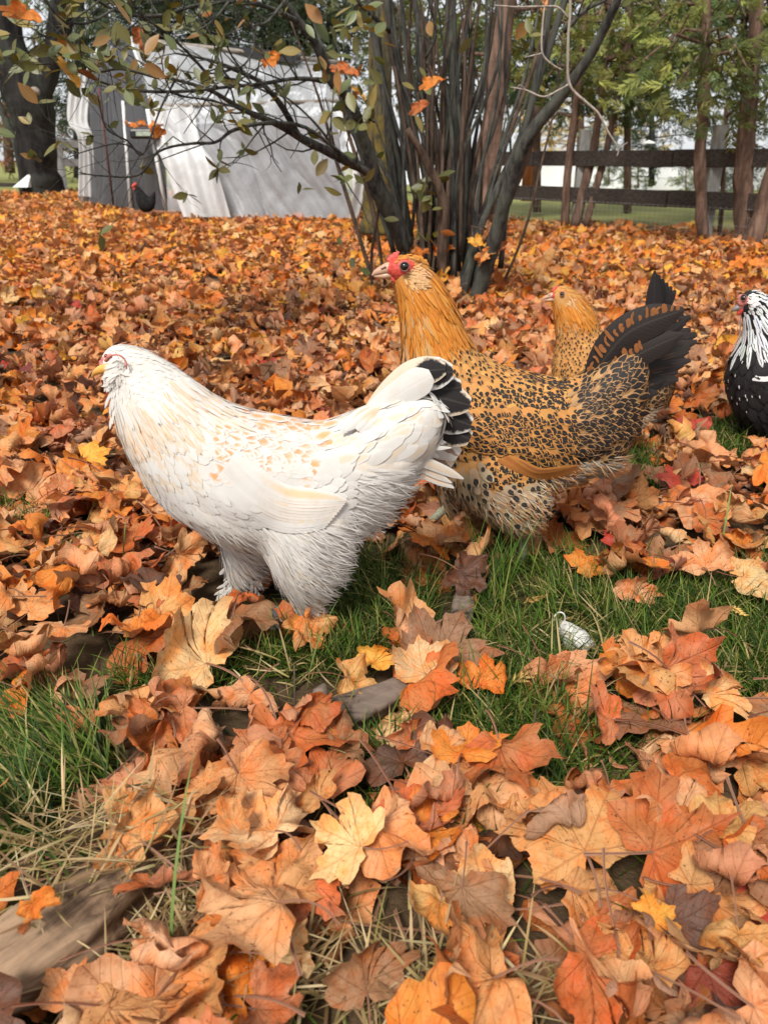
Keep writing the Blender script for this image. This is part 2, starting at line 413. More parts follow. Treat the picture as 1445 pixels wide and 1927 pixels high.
def merge(lst, lib, name, label):
    VS, FS, US, CS = [], [], [], []; base = 0
    for (lod, x, y, z, s, yaw, tilt, ta, ck, lay, px, py) in lst:
        P, F, U = random.choice(lib); R = rotm(yaw, tilt, ta)
        V = (P*s) @ R.T + np.array((x, y, z)); VS.append(V); FS.append(F+base); US.append(U); base += len(V)
        c = jit(PAL[ck]); CS.append(np.tile((*c, random.random()), (len(V), 1)))
    o = npmesh(name, np.vstack(VS), np.vstack(FS), LEAF_ALL, attrs={'fuv': np.vstack(US), 'lcol': np.vstack(CS)})
    return tag(o, label, 'leaf litter', kind='stuff')
# the individually built leaves: named by colour, state and what they lie beside
MARKS = [(400, 1140, "the white hen's front foot"), (560, 1200, "the white hen's rear foot"), (100, 760, "the white hen's beak"), (330, 1000, "the white hen's breast"),
         (700, 1000, "the white hen's fluffy rump"), (980, 1090, "the speckled hen's leg"), (1180, 870, "the speckled hen's rump"), (1330, 800, 'the black hen'),
         (860, 1160, 'the upright dark stick'), (640, 1350, 'the broken grey branch'), (1085, 1200, 'the white bit of litter'), (150, 1740, 'the rotten log'),
         (90, 1450, 'the thick grass tuft on the left'), (380, 1750, 'the pile of dry straw'), (1110, 1600, 'the largest tan leaf'), (770, 1560, 'the curled orange leaf'),
         (1300, 1750, 'the dark red leaf'), (270, 1400, 'the upright curled rust leaf'), (800, 1250, 'the pale star shaped leaf'), (1250, 1260, 'the crumpled leaf on the grass'),
         (920, 1720, 'the cream leaf with holes'), (560, 1630, 'the tan leaf with a torn hole'), (940, 1370, 'the middle grass patch'), (1300, 1390, 'the drooping peach leaf'),
         (1200, 1150, 'the right grass patch'), (50, 1180, 'the left edge of the picture'), (1400, 1450, 'the right edge of the picture'), (700, 1900, 'the bottom edge of the picture'), (1400, 980, 'the red leaf under the black hen'),
         (480, 1450, 'the red and orange leaf'), (100, 1050, 'the small grass tuft at left'), (130, 1880, 'the flat leaf by the log')]
def where(px, py):
    m = min(MARKS, key=lambda k: (k[0]-px)**2 + (k[1]-py)**2); dx, dy = px-m[0], py-m[1]
    far = 'just ' if abs(dx)+abs(dy) < 60 else ''
    if abs(dx) > abs(dy): r = 'left of' if dx < 0 else 'right of'
    else: r = 'behind' if dy < 0 else 'in front of'
    return far + r + ' ' + m[2]
VAR_ME = [npmesh('maple_leaf', P, F, LEAF_OBJ, attrs={'fuv': U}, link=False) for P, F, U in HI]
GRP_LEAF = 'fallen maple leaves on the ground'
USED_LAB = {}
def uniq(lab, px, py, sec=None):
    if lab not in USED_LAB: USED_LAB[lab] = 1; return lab
    ms = sec or [k[2] for k in sorted(MARKS, key=lambda k: (k[0]-px)**2+(k[1]-py)**2)[1:14]]
    for e in ms:
        l2 = f"{lab}, on the side of {e}" if sec is None else f"{lab}, {e}"
        if len(l2.split()) > 16: l2 = lab.split(' maple leaf')[0] + ' maple leaf between ' + lab.split(' of ')[-1].split(' front ')[-1] + ' and ' + e
        if len(l2.split()) <= 16 and l2 not in USED_LAB: USED_LAB[l2] = 1; return l2
    return lab
FLAT = [leaf_shape(900+i, 3, 8, c) for i, c in enumerate((.25, .4, .6, .9, 1.4, 2.0))]
FLAT_ME = [npmesh('maple_leaf', P, F, LEAF_OBJ, attrs={'fuv': U}, link=False) for P, F, U in FLAT]
def put_leaf(me, loc, s, M, c, label):
    o = bpy.data.objects.new('maple_leaf', me); COL.objects.link(o)
    o.matrix_world = Matrix.Translation(loc) @ Matrix([list(r)+[0] for r in M]+[[0, 0, 0, 1]]).to_4x4() @ Matrix.Scale(s, 4)
    o.color = (*c, 1); tag(o, label, 'leaf', GRP_LEAF); return o
# featured leaves: px, py, size in px (tip to base), heading of the tip (deg, 0 = away from camera, + = clockwise), tilt, tilt axis, curl 0..5, colour, label, height
FEAT = [(385, 1240, 205, -60, 18, 0, 2, 'cream', "large pale tan maple leaf in front of the white hen's feet", .05),
        (262, 1170, 120, 170, 25, 180, 4, 'orange', 'cupped orange maple leaf holding a drop, left of the large pale tan leaf', .06),
        (265, 1410, 150, 20, 55, 90, 5, 'rust', 'upright curled rust orange maple leaf beside the left grass tuft', .06),
        (345, 1330, 150, -100, 30, 40, 5, 'salmon', 'rolled reddish maple leaf lying over the large pale tan leaf', .07),
        (800, 1262, 125, -10, 8, 0, 0, 'cream', 'flat pale yellow star shaped maple leaf below the dark stick', .05),
        (650, 1280, 105, 80, 20, 60, 4, 'tan', 'crumpled tan orange maple leaf above the broken grey branch', .055),
        (700, 1245, 70, 30, 10, 0, 2, 'yellow', 'small golden yellow leaf behind the crumpled tan orange leaf', .04),
        (490, 1445, 150, 20, 15, 20, 1, 'salmon', 'flat red and orange maple leaf between two grass patches', .055),
        (770, 1560, 170, 110, 22, 0, 3, 'orange', 'bright orange maple leaf with its left edge curled over', .055),
        (965, 1490, 165, 180, 22, 180, 4, 'tan', 'tan maple leaf with both edges curled up, on the middle grass', .055),
        (1100, 1600, 240, -20, 14, 0, 1, 'tan', 'largest tan maple leaf with clear veins, lower right', .06),
        (1300, 1665, 210, 80, 16, 30, 1, 'tan', 'wide tan maple leaf overlapping the largest one on its right', .055),
        (1290, 1545, 165, -30, 28, 50, 4, 'peach', 'crumpled peach maple leaf behind the wide tan leaf', .07),
        (930, 1705, 190, -70, 10, 0, 0, 'cream', 'cream coloured maple leaf with small holes and dark specks', .045),
        (830, 1690, 130, 190, 15, 0, 3, 'tan', 'tan folded maple leaf on the left lobe of the cream leaf', .06),
        (1110, 1800, 215, 130, 25, 30, 2, 'rust', 'large dark rust maple leaf below the largest tan leaf', .06),
        (1330, 1820, 185, 175, 22, 10, 1, 'dark red', 'large dark red maple leaf in the lower right corner', .045),
        (1225, 1735, 90, 60, 12, 0, 1, 'yellow', 'amber leaf between the rust leaf and the dark red leaf', .065),
        (570, 1640, 160, 190, 20, 0, 1, 'salmon', 'pinkish tan maple leaf with a torn hole near its middle', .055),
        (310, 1650, 115, 170, 20, 160, 2, 'rust', 'dark rust pointed maple leaf hanging over the rotten log', .07),
        (385, 1660, 115, 70, 30, 30, 5, 'tan', 'dull crumpled tan leaf right of the dark rust leaf', .08),
        (515, 1800, 120, 100, 30, 0, 4, 'cream', 'golden tan curled leaf standing beside the dry straw', .05),
        (125, 1885, 115, 10, 10, 0, 0, 'peach', 'flat peach maple leaf with five lobes below the rotten log', .05),
        (480, 1895, 165, 95, 18, 0, 3, 'salmon', 'long salmon red maple leaf at the bottom edge', .055),
        (1305, 1400, 140, 165, 18, 0, 1, 'peach', 'drooping peach maple leaf split along its middle', .055),
        (1230, 1255, 140, -30, 25, 30, 4, 'tan', 'large crumpled tan maple leaf on the right grass patch', .06),
        (1330, 1300, 110, 70, 15, 0, 2, 'cream', 'pale crumpled leaf lying right of the large crumpled leaf', .05),
        (1195, 1120, 78, 10, 25, 30, 2, 'peach', 'small peach maple leaf alone on the right grass', .04),
        (1030, 1255, 120, 150, 30, 60, 5, 'salmon', 'tightly rolled brown leaf lying beside the white bit of litter', .04),
        (905, 1285, 95, 20, 20, 0, 3, 'orange', 'rust orange maple leaf right of the pale star shaped leaf', .045),
        (1150, 1350, 105, -70, 20, 0, 2, 'salmon', 'salmon maple leaf lying between two grass patches', .05),
        (150, 1340, 80, 190, 15, 0, 1, 'salmon', 'small salmon maple leaf on the left grass', .04),
        (50, 920, 110, 10, 15, 0, 2, 'peach', "tan maple leaf at the left edge level with the hen's breast", .05),
        (140, 900, 100, 40, 40, 30, 2, 'orange', 'orange maple leaf standing tilted left of the white hen', .06),
        (165, 860, 65, 60, 30, 0, 1, 'yellow', 'yellow leaf behind the tilted orange leaf', .07),
        (1395, 1085, 115, 100, 12, 0, 1, 'cream', 'pale yellow maple leaf at the right edge above the grass', .05),
        (1260, 1055, 95, 170, 15, 0, 2, 'dark red', 'dark maroon maple leaf behind the small peach leaf', .05),
        (1330, 1065, 95, 0, 18, 0, 3, 'peach', 'peach curled maple leaf right of the maroon leaf', .06),
        (1090, 1065, 75, 60, 15, 0, 1, 'orange', "orange maple leaf right of the speckled hen's leg", .045),
        (1290, 905, 85, -20, 15, 0, 1, 'red', 'bright red maple leaf in front of the black hen', .055),
        (1165, 1025, 70, 30, 15, 0, 1, 'red', "dark red leaf below the speckled hen's rump", .045),
        (845, 1025, 88, 60, 10, 0, 1, 'tan', "flat tan leaf between the white hen's rump and the speckled hen", .045),
        (860, 1075, 95, 120, 28, 0, 4, 'dark brown', 'dark brown crumpled leaf at the top of the dark stick', .06),
        (570, 1165, 100, 130, 35, 50, 4, 'tan', "folded orange tan leaf lying on the white hen's rear foot", .06),
        (55, 1150, 95, 20, 15, 0, 1, 'tan', 'tan pointed maple leaf at the left edge above the grass', .055),
        (30, 1290, 110, 100, 15, 0, 2, 'orange', 'orange maple leaf at the left edge beside the grass', .055),
        (690, 1860, 150, -10, 12, 0, 2, 'brown', 'dull brown maple leaf at the bottom centre', .045),
        (1150, 1480, 110, 170, 25, 20, 3, 'rust', 'rust maple leaf behind the largest tan leaf', .06),
        (835, 1400, 80, 60, 28, 0, 4, 'dark brown', 'dark brown crumpled leaf right of the broken grey branch', .05),
        (780, 1390, 80, -30, 30, 0, 5, 'salmon', 'rolled salmon leaf lying on the broken grey branch', .06),
        (630, 1400, 100, 70, 20, 0, 4, 'brown', 'brown leaf in front of the broken grey branch', .05),
        (430, 1560, 120, 80, 25, 0, 5, 'tan', 'tan rolled leaf lying above the dark rust pointed leaf', .08),
        (600, 1500, 80, -40, 20, 0, 2, 'tan', 'tan leaf below the red and orange leaf', .06),
        (220, 1530, 110, 70, 25, 0, 5, 'tan', 'tan rolled leaf lying between the grass and the rotten log', .07),
        (1410, 1560, 130, 120, 15, 0, 1, 'cream', 'pale cream maple leaf at the right edge', .06),
        (1410, 1690, 110, 100, 15, 0, 1, 'red', 'bright red leaf at the right edge below the cream leaf', .05),
        (1390, 1760, 140, 190, 20, 0, 5, 'tan', 'long rolled tan leaf at the right edge over the dark red leaf', .08),
        (60, 1700, 90, 150, 35, 0, 5, 'orange', 'curled orange leaf lying on the rotten log', .10),
        (1240, 1225, 55, 0, 12, 0, 0, 'green', 'small green leaf behind the large crumpled leaf', .04)]
PAL['green'] = (.24, .30, .04); PAL['dark red'] = (.27, .065, .035)
rf = random.Random(5)
for (px, py, sz, hd, tilt, tax, cu, ck, lab, h) in FEAT:
    p = ground(px, py, h); s = sz*(p-CAM).dot(Vector((0, CP, -SP)))/FOC*.70
    k = cu
    M = rotm(-math.radians(hd), math.radians(tilt), math.radians(tax))
    put_leaf(FLAT_ME[k], p, s, M, jit(PAL[ck], .06, rf), lab)
# 240 more single leaves: the top ones nearest to the camera
near = [r for r in REST if r[0] == 'h' and -20 < r[10] < 1465 and r[11] < 1960]
near.sort(key=lambda r: -(r[9]*1.1 + r[4]*6/(r[2]+.35)))
chosen = near[:240]; ids = set(id(r) for r in chosen)
for r in chosen:
    (lod, x, y, z, s, yaw, tilt, ta, ck, lay, px, py) = r; i = random.randrange(len(VAR_ME))
    st = 'standing' if tilt > .75 else 'curled' if i % 3 == 0 else 'flat' if tilt < .22 else 'tilted'
    lab = f"{'small ' if s < .055 else 'wide ' if s > .072 else ''}{st} {ck} maple leaf {where(px, py)}"
    put_leaf(VAR_ME[i], (x, y, z+.012), s, rotm(yaw, tilt, ta), jit(PAL[ck], .1), uniq(lab, px, py))
REST = [r for r in REST if id(r) not in ids]
merge([r for r in REST if r[0] == 'h'], HI, 'leaf_litter', 'tan and brown maple leaves covering the ground around the hens')
merge([r for r in REST if r[0] == 'm'], MID, 'leaf_litter', 'orange and brown maple leaves carpeting the yard behind the hens')
merge([r for r in REST if r[0] == 'l'], LO, 'leaf_litter', 'bright orange leaves carpeting the yard up to the greenhouse and fence')

# ------------------------------------------------------------------ grass and straw
def blade_mat(name, tr=.25):
    m = NT(name, .6, .2); a = m.attr('lcol'); t = m.sep(m.attr('fuv').outputs['Vector'])[1]
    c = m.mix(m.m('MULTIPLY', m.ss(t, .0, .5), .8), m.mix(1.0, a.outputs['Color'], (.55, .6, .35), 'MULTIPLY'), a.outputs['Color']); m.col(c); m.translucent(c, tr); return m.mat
GRASSM = blade_mat('grass_blade')
def blades(items, name, label, kind='stuff', cat='grass'):
    """items: root(3), heading, length, width, lean, bend, colour"""
    n = len(items); S = 7; t = np.linspace(0, 1, S)
    A = np.array([[*i[0], i[1], i[2], i[3], i[4], i[5]] for i in items]); C = np.array([i[6] for i in items])
    root = A[:, :3]; hd = A[:, 3]; L = A[:, 4]; W = A[:, 5]; lean = A[:, 6]; bend = A[:, 7]
    ang = lean[:, None] + bend[:, None]*t[None]; step = L[:, None]/(S-1)
    hor = np.cumsum(np.sin(ang)*step, axis=1) - np.sin(ang)*step; ver = np.cumsum(np.cos(ang)*step, axis=1) - np.cos(ang)*step
    dx, dy = np.cos(hd)[:, None], np.sin(hd)[:, None]
    cx = root[:, 0:1] + dx*hor; cy = root[:, 1:2] + dy*hor; cz = root[:, 2:3] + ver
    w = W[:, None]*np.array([.8, 1, 1, .95, .8, .5, .06])[None]/2
    V = np.empty((n, S, 2, 3)); V[:, :, 0, 0] = cx - dy*w; V[:, :, 0, 1] = cy + dx*w; V[:, :, 1, 0] = cx + dy*w; V[:, :, 1, 1] = cy - dx*w
    V[:, :, 0, 2] = cz; V[:, :, 1, 2] = cz + w*.5
    U = np.zeros((n, S, 2, 2)); U[..., 1] = t[None, :, None]; U[:, :, 1, 0] = 1
    F = []
    q = np.array([[2*i, 2*i+1, 2*i+3, 2*i+2] for i in range(S-1)])
    F = (q[None] + (np.arange(n)*S*2)[:, None, None]).reshape(-1, 4)
    CC = np.repeat(np.column_stack([C, np.ones(n)]), S*2, axis=0)
    return tag(npmesh(name, V.reshape(-1, 3), F, GRASSM, attrs={'fuv': U.reshape(-1, 2), 'lcol': CC}), label, cat, kind=kind)
GC = [(.050, .092, .009), (.075, .130, .014), (.03, .055, .008), (.12, .18, .025), (.20, .19, .05), (.03, .065, .012)]
def grass():
    items = []; tries = 0
    while len(items) < 34000 and tries < 400000:
        tries += 1
        yy = .3 + 3.0*random.random()**1.5; xx = random.uniform(-1, 1)*halfw(yy)
        px, py = project((xx, yy, gz(xx, yy))); g = msk(GRASS, px, py)
        if random.random() > g*g*1.2 + .006: continue
        if abs(px-984) < 34 and 1075 < py < 1190 and random.random() < .85: continue
        if any(((px-ex)/erx)**2+((py-ey)/ery)**2 < 1 for ex, ey, erx, ery in ((858, 1185, 40, 85), (655, 1350, 140, 45), (1080, 1212, 38, 40))) and random.random() < .85: continue
        if px < 260 and py > 1330: hd = random.gauss(2.9, .6); L = random.uniform(.055, .115); ln = random.uniform(.5, 1.1); bd = random.uniform(.2, 1.0)
        else: hd = random.uniform(0, 6.283); L = random.uniform(.03, .085); ln = random.uniform(.1, 1.1); bd = random.uniform(.1, 1.5)
        if random.random() < .05: L *= 1.5
        c = jit(random.choice(GC), .25)
        if random.random() < .10: c = jit((.40, .31, .13), .2)
        items.append(((xx, yy, gz(xx, yy)-.004), hd, L, random.uniform(.0012, .0026), ln, bd, c))
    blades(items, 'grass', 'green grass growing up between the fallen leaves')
    # taller wisps in front of the speckled hen's leg
    it = []
    for _ in range(70):
        p = ground(random.gauss(940, 28), random.gauss(1095, 14)); it.append(((p.x, p.y, p.z), random.choice([0, 3.14]) + random.gauss(0, .4), random.uniform(.06, .15), .0024, random.uniform(0, .35), random.uniform(-.1, .6), jit((.14, .26, .05), .25)))
    for (px, py, hd, L) in ((330, 1900, 1.3, .2), (1350, 1060, 1.2, .12), (580, 1330, .6, .13), (240, 1120, 1.5, .1)):
        p = ground(px, py); it.append(((p.x, p.y, p.z+.03), hd, L, .003, .2, .5, jit((.18, .28, .08), .1)))
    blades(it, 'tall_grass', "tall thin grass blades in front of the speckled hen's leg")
grass()
def straw():
    it = []
    for (cx, cy, sx, sy, n) in ((360, 1760, 110, 75, 380), (120, 1610, 95, 34, 170), (780, 1890, 150, 30, 260), (330, 1850, 140, 40, 160), (560, 1740, 90, 50, 90), (1100, 1250, 60, 40, 70), (560, 1290, 60, 30, 40), (1320, 1290, 60, 25, 60)):
        for _ in range(n):
            px_, py_ = random.gauss(cx, sx), random.gauss(cy, sy); p = ground(px_, py_); L = random.uniform(.02, .085)
            c = jit(random.choice([(.46, .33, .17), (.36, .24, .12), (.58, .45, .26), (.28, .17, .09)]), .2)
            it.append(((p.x, p.y, p.z+random.uniform(.0, .035)+(.05 if abs((px_-0)*-.66+1850-py_) < 90 and px_ < 400 else 0)), random.uniform(0, 6.28), L, random.uniform(.001, .003), random.uniform(.9, 1.6), random.uniform(-.5, .7), c))
    blades(it, 'straw', 'dry tan straw and dead grass scattered over the soil in the foreground', cat='straw')
straw()
# ================================================================== HENS
def wj(c, v=.03, r=random):
    f = 1+r.uniform(-v, v); return tuple(min(.86, x*f) for x in c)
def feather_mat(name, sheen=0.0, rough=.62, tr=.10, sh=.12, bs=.35, bc=.16, e0=.78, e1=1.04):
    m = NT(name, rough, .22)
    a = m.attr('fcol').outputs['Color']; b = m.attr('fspot').outputs['Color']; p = m.sep(m.attr('fprm').outputs['Vector'])
    U = m.sep(m.attr('fuv').outputs['Vector']); u, t = U[0], U[1]
    ps = m.pos(); nz = m.m('SUBTRACT', m.noise(ps, 190, 3, .6), .5); n2 = m.noise(ps, 35, 4, .6)
    dt = m.m('DIVIDE', m.m('SUBTRACT', t, p[0]), p[1]); du = m.m('DIVIDE', u, p[2])
    d = m.m('ADD', m.m('SQRT', m.m('ADD', m.m('MULTIPLY', dt, dt), m.m('MULTIPLY', du, du))), m.m('MULTIPLY', nz, .55))
    k = m.m('SUBTRACT', 1, m.ss(d, e0, e1))
    c = m.mix(k, a, b)
    au = m.m('ABSOLUTE', u)
    barb = m.m('SINE', m.m('ADD', m.m('MULTIPLY', m.m('SUBTRACT', t, m.m('MULTIPLY', au, .16)), 150.0), m.m('MULTIPLY', n2, 14.0)))
    barb = m.m('MULTIPLY_ADD', barb, .5, .5)
    c = m.mix(m.m('MULTIPLY', barb, bc), c, m.mix(1.0, c, (.55, .50, .45), 'MULTIPLY'))
    c = m.mix(m.m('MULTIPLY', m.ss(n2, .45, .7), .22), c, m.mix(1.0, c, (.78, .68, .58), 'MULTIPLY'))
    shaft = m.m('SUBTRACT', 1, m.ss(au, .03, .10)); c = m.mix(m.m('MULTIPLY', shaft, sh), c, m.mix(.5, c, (.8, .74, .62)))
    m.col(c); m.bump(m.m('ADD', m.m('MULTIPLY', barb, .5), m.m('MULTIPLY', shaft, 1.2)), bs, .0012)
    m.b.inputs['Sheen Weight'].default_value = sheen; m.translucent(c, tr); return m.mat
FEATHER = feather_mat('feather'); FEATHER_W = feather_mat('white_feather', .15, .75, .22, .06, .10, .06, .25, 1.25); FEATHER_T = feather_mat('white_tail_feather', .15, .75, .22, .06, .12, .06); FEATHER_B = feather_mat('black_feather', 0, .6, .0, .03, .14, .3)

PROF = np.array([.30, .70, .95, 1.0, .97, .80, .10])
def quills(root, d, n, L, W, off, lift, curl, col, spot, prm, prof=PROF, camber=.05, jitter=0.0, tipcut=None):
    """arrays (N,3)...: straight-ish feathers lying over a surface, returned as V,F and attributes"""
    N = len(root); S = len(prof); t = np.linspace(0, 1, S)
    b = np.cross(n, d); b /= np.linalg.norm(b, axis=1)[:, None]+1e-9
    L = np.asarray(L)[:, None]; W = np.asarray(W)[:, None]
    h = off[:, None] + L*(np.sin(lift)[:, None]*t[None] - curl[:, None]*t[None]**2); al = L*t[None]
    V = np.empty((N, S, 3, 3)); half = W*prof[None]*.5
    if jitter: half = half*(1+rng.uniform(-jitter, jitter, half.shape))
    for k, s in enumerate((-1, 0, 1)):
        hh = h + (camber*W*prof[None] if s == 0 else 0)
        V[:, :, k] = root[:, None] + d[:, None]*al[..., None] + n[:, None]*hh[..., None] + b[:, None]*(half*s)[..., None]
    U = np.zeros((N, S, 3, 2)); U[..., 0] = np.array([-1, 0, 1])[None, None]; U[..., 1] = t[None, :, None]
    q = np.array([[3*i+k, 3*i+k+1, 3*i+k+4, 3*i+k+3] for i in range(S-1) for k in range(2)])
    F = (q[None] + (np.arange(N)*S*3)[:, None, None]).reshape(-1, 4)
    rep = lambda a: np.repeat(a, S*3, axis=0)
    one = np.ones((N, 1))
    return V.reshape(-1, 3), F, {'fuv': U.reshape(-1, 2), 'fcol': rep(np.hstack([col, one])), 'fspot': rep(np.hstack([spot, one])), 'fprm': rep(prm)}
class Plume:                        # gathers feathers of one part
    def __init__(s): s.V = []; s.F = []; s.A = {}; s.n = 0
    def add(s, V, F, A):
        s.V.append(V); s.F.append(F+s.n); s.n += len(V)
        for k, a in A.items(): s.A.setdefault(k, []).append(a)
    def build(s, name, mat, parent):
        return npmesh(name, np.vstack(s.V), np.vstack(s.F), mat, parent, attrs={k: np.vstack(a) for k, a in s.A.items()})

class Hen:
    def __init__(s, name, label, Y, foot_px, lat=.84, group=None):
        s.Y = Y; s.lat = lat; g = at(foot_px[0], foot_px[1], Y)
        s.root = empty(name, (g.x, Y, gz(g.x, Y))); tag(s.root, label, 'hen', group); bpy.context.view_layer.update()
    def P(s, px, py, dy=0.0): return at(px, py, s.Y+dy)
    def body(s, stations, limbs, mat, voxel=.0055):
        bm = bmesh.new(); s.axis = []
        def blob(c, r, lat):
            M = Matrix.Translation(c) @ Matrix.Diagonal((r, r*lat, r, 1)); bmesh.ops.create_icosphere(bm, subdivisions=2, radius=1, matrix=M)
        for chain, main in [(stations, True)] + [(l, False) for l in limbs]:
            pts = catmull([(*st[:3], st[3] if len(st) > 3 else 0) for st in chain], 9)
            for (x, y, r, dy) in pts:
                c = s.P(x, y, dy); rr = r*mpp(x, y, s.Y)
                blob(c, rr, s.lat if main else .95)
                if main: s.axis.append((c, rr))
        me = bpy.data.meshes.new('t'); bm.to_mesh(me); bm.free(); o = bpy.data.objects.new('t', me); COL.objects.link(o)
        r = o.modifiers.new('r', 'REMESH'); r.mode = 'VOXEL'; r.voxel_size = voxel
        m = o.modifiers.new('s', 'SMOOTH'); m.iterations = 6; m.factor = .6
        dg = bpy.context.evaluated_depsgraph_get(); ev = o.evaluated_get(dg); me2 = bpy.data.meshes.new_from_object(ev)
        bpy.data.objects.remove(o)
        V = np.empty(len(me2.vertices)*3); me2.vertices.foreach_get('co', V); V = V.reshape(-1, 3)
        Nn = np.empty(len(me2.vertices)*3); me2.vertices.foreach_get('normal', Nn); Nn = Nn.reshape(-1, 3)
        s.bv = BVHTree.FromPolygons([tuple(v) for v in V], [tuple(p.vertices) for p in me2.polygons])
        s.V, s.N = V.copy(), Nn.copy()
        me2.transform(Matrix.Translation(-Vector(s.root.location))); me2.materials.clear(); me2.materials.append(mat)
        me2.polygons.foreach_set('use_smooth', np.ones(len(me2.polygons), dtype=bool)); me2.name = 'body'
        b = bpy.data.objects.new('body', me2); COL.objects.link(b); b.parent = s.root
        A = np.array([tuple(c) for c, r in s.axis]); s.A = A
        T = np.gradient(A, axis=0); s.T = T/np.linalg.norm(T, axis=1)[:, None]
    def hit(s, px, py):
        r = ray(px, py).normalized(); h = s.bv.ray_cast(CAM, r)
        if h[0] is None: return None
        n = h[1]
        return h[0], (n if n.dot(r) < 0 else -n)
    def flow(s, p):                  # head-to-tail direction at surface points (N,3)
        D = np.linalg.norm(p[:, None]-s.A[None], axis=2); w = np.exp(-(D-D.min(1)[:, None])/.03); w /= w.sum(1)[:, None]
        return w @ s.T, (w @ np.arange(len(s.A)))/len(s.A)
    def cover(s, part, region, mat, count, spacing, seed=1, side=True):
        """region(px,py,s,rnd) -> None or dict(L,W,col,spot,prm,lift,down,off,jit)"""
        rnd = random.Random(seed); idx = list(range(len(s.V))); rnd.shuffle(idx)
        keep = []; grid = {}; px_ = {}
        sub = np.array(idx)[:60000]; sub = sub[np.einsum('ij,ij->i', s.V[sub]-np.array(CAM), s.N[sub]) < .40]; fl, sv = s.flow(s.V[sub])
        rows = []
        for j, i in enumerate(sub):
            p = s.V[i]; n = s.N[i]
            if (Vector(p)-CAM).dot(Vector(n)) > .38 and n[1] > .35: continue
            px, py = project(p)
            r = region(px, py, sv[j], rnd)
            if r is None: continue
            sp = r.get('sp', spacing); c = tuple((p/sp).astype(int)); ok = True
            for a in (-1, 0, 1):
                for b in (-1, 0, 1):
                    for e in (-1, 0, 1):
                        for (q, qs) in grid.get((sp, c[0]+a, c[1]+b, c[2]+e), ()):
                            if abs(q[0]-p[0]) < sp and abs(q[1]-p[1]) < sp and abs(q[2]-p[2]) < sp and (q[0]-p[0])**2+(q[1]-p[1])**2+(q[2]-p[2])**2 < sp*sp: ok = False
            if not ok: continue
            grid.setdefault((sp, *c), []).append((p, sp))
            d = fl[j] + np.array(r.get('down', (0, 0, 0))); d = d/np.linalg.norm(d) + np.array([rnd.gauss(0, r.get('rand', .10)) for _ in range(3)])
            d = d - n*np.dot(n, d); ln = np.linalg.norm(d)
            if ln < .15: continue
            d = d/ln; f_ = rnd.uniform(.8, 1.2); Lr = r.get('L', .03)*f_; lf = r.get('lift', .1)
            if lf < .16:                       # lay the feather along the curve of the body, hollow or round
                hq = s.bv.find_nearest(Vector(p+d*Lr))
                if hq[0] is not None:
                    nq = np.array(tuple(hq[1])); nq = nq if nq@n > 0 else -nq; q = np.array(tuple(hq[0]))
                    d2 = q + nq*Lr*lf - p; l2 = np.linalg.norm(d2)
                    if l2 > .3*Lr:
                        ph = math.acos(max(-1, min(1, float(nq@n)))); cv = 1 if (nq-n)@d > 0 else 0
                        d = d2/l2; n = n+nq; n = n-d*(n@d); n = n/(np.linalg.norm(n)+1e-9); r = dict(r); r['lift'] = .02+.5*ph*cv; r['curl'] = .5*ph*cv
            rows.append((p, d, n, r, f_))
            if len(rows) >= count: break
        if not rows: return
        g = lambda k, df: np.array([r[3].get(k, df) for r in rows], dtype=float)
        f = np.array([r[4] for r in rows])
        P = Plume(); P.add(*quills(np.array([r[0] for r in rows]), np.array([r[1] for r in rows]), np.array([r[2] for r in rows]), g('L', .03)*f, g('W', .012)*f,
            g('off', -.001), g('lift', .14)*f, g('curl', .05), g('col', None), g('spot', None), g('prm', None), jitter=.06))
        return P.build(part, mat, s.root)
    def feather(s, pl, pts, W, col, spot, prm, off=.004, surf=True, dy=0.0, dy1=None, prof=None, tilt=0.0, n=14, camber=.08, off1=None):
        """one long feather along photo points; lies on the body (surf) or in a plane dy behind/before the hen's middle"""
        pp = catmull(pts, 6); pp = [pp[int(round(i*(len(pp)-1)/(n-1)))] for i in range(n)]; C, Nn = [], []
        last = None
        for i, (x, y) in enumerate(pp):
            t = i/(n-1); o = off + ((off1 if off1 is not None else off+.004)-off)*t
            h = s.hit(x, y) if surf else None
            if h is None:
                yy = dy + ((dy1 if dy1 is not None else dy)-dy)*t
                if surf and last is not None: yy = last[0].y - s.Y
                p = s.P(x, y, yy); nn = last[1] if (surf and last) else Vector((0, -1, .25)).normalized()
            else:
                p, nn = h; last = (p, nn); p = p + nn*o
            C.append(p); Nn.append(nn)
        C = np.array([tuple(c) for c in C]); Nn = np.array([tuple(c) for c in Nn])
        for _ in range(2):
            Nn[1:-1] = (Nn[:-2]+Nn[1:-1]+Nn[2:])/3; C[1:-1] = C[1:-1]*.5 + (C[:-2]+C[2:])*.25
        Nn /= np.linalg.norm(Nn, axis=1)[:, None]
        T = np.gradient(C, axis=0); T /= np.linalg.norm(T, axis=1)[:, None]+1e-9; B = np.cross(Nn, T); B /= np.linalg.norm(B, axis=1)[:, None]+1e-9
        if tilt: B = B*math.cos(tilt) + Nn*math.sin(tilt)
        pr = prof if prof is not None else (.35, .75, .95, 1, 1, .97, .9, .72, .12)
        t = np.linspace(0, 1, n); w = np.interp(t, np.linspace(0, 1, len(pr)), pr)*W/2
        V = np.empty((n, 5, 3)); U = np.empty((n, 5, 2))
        for k, q in enumerate((-1, -.5, 0, .5, 1)):
            V[:, k] = C + B*(w*q)[:, None] + Nn*(camber*W*(1-q*q)*(w/w.max()))[:, None]; U[:, k, 0] = q; U[:, k, 1] = t
        F = np.array([[5*i+k, 5*i+k+1, 5*i+k+6, 5*i+k+5] for i in range(n-1) for k in range(4)])
        m = n*5; one = lambda c: np.tile((*c, 1.0), (m, 1))
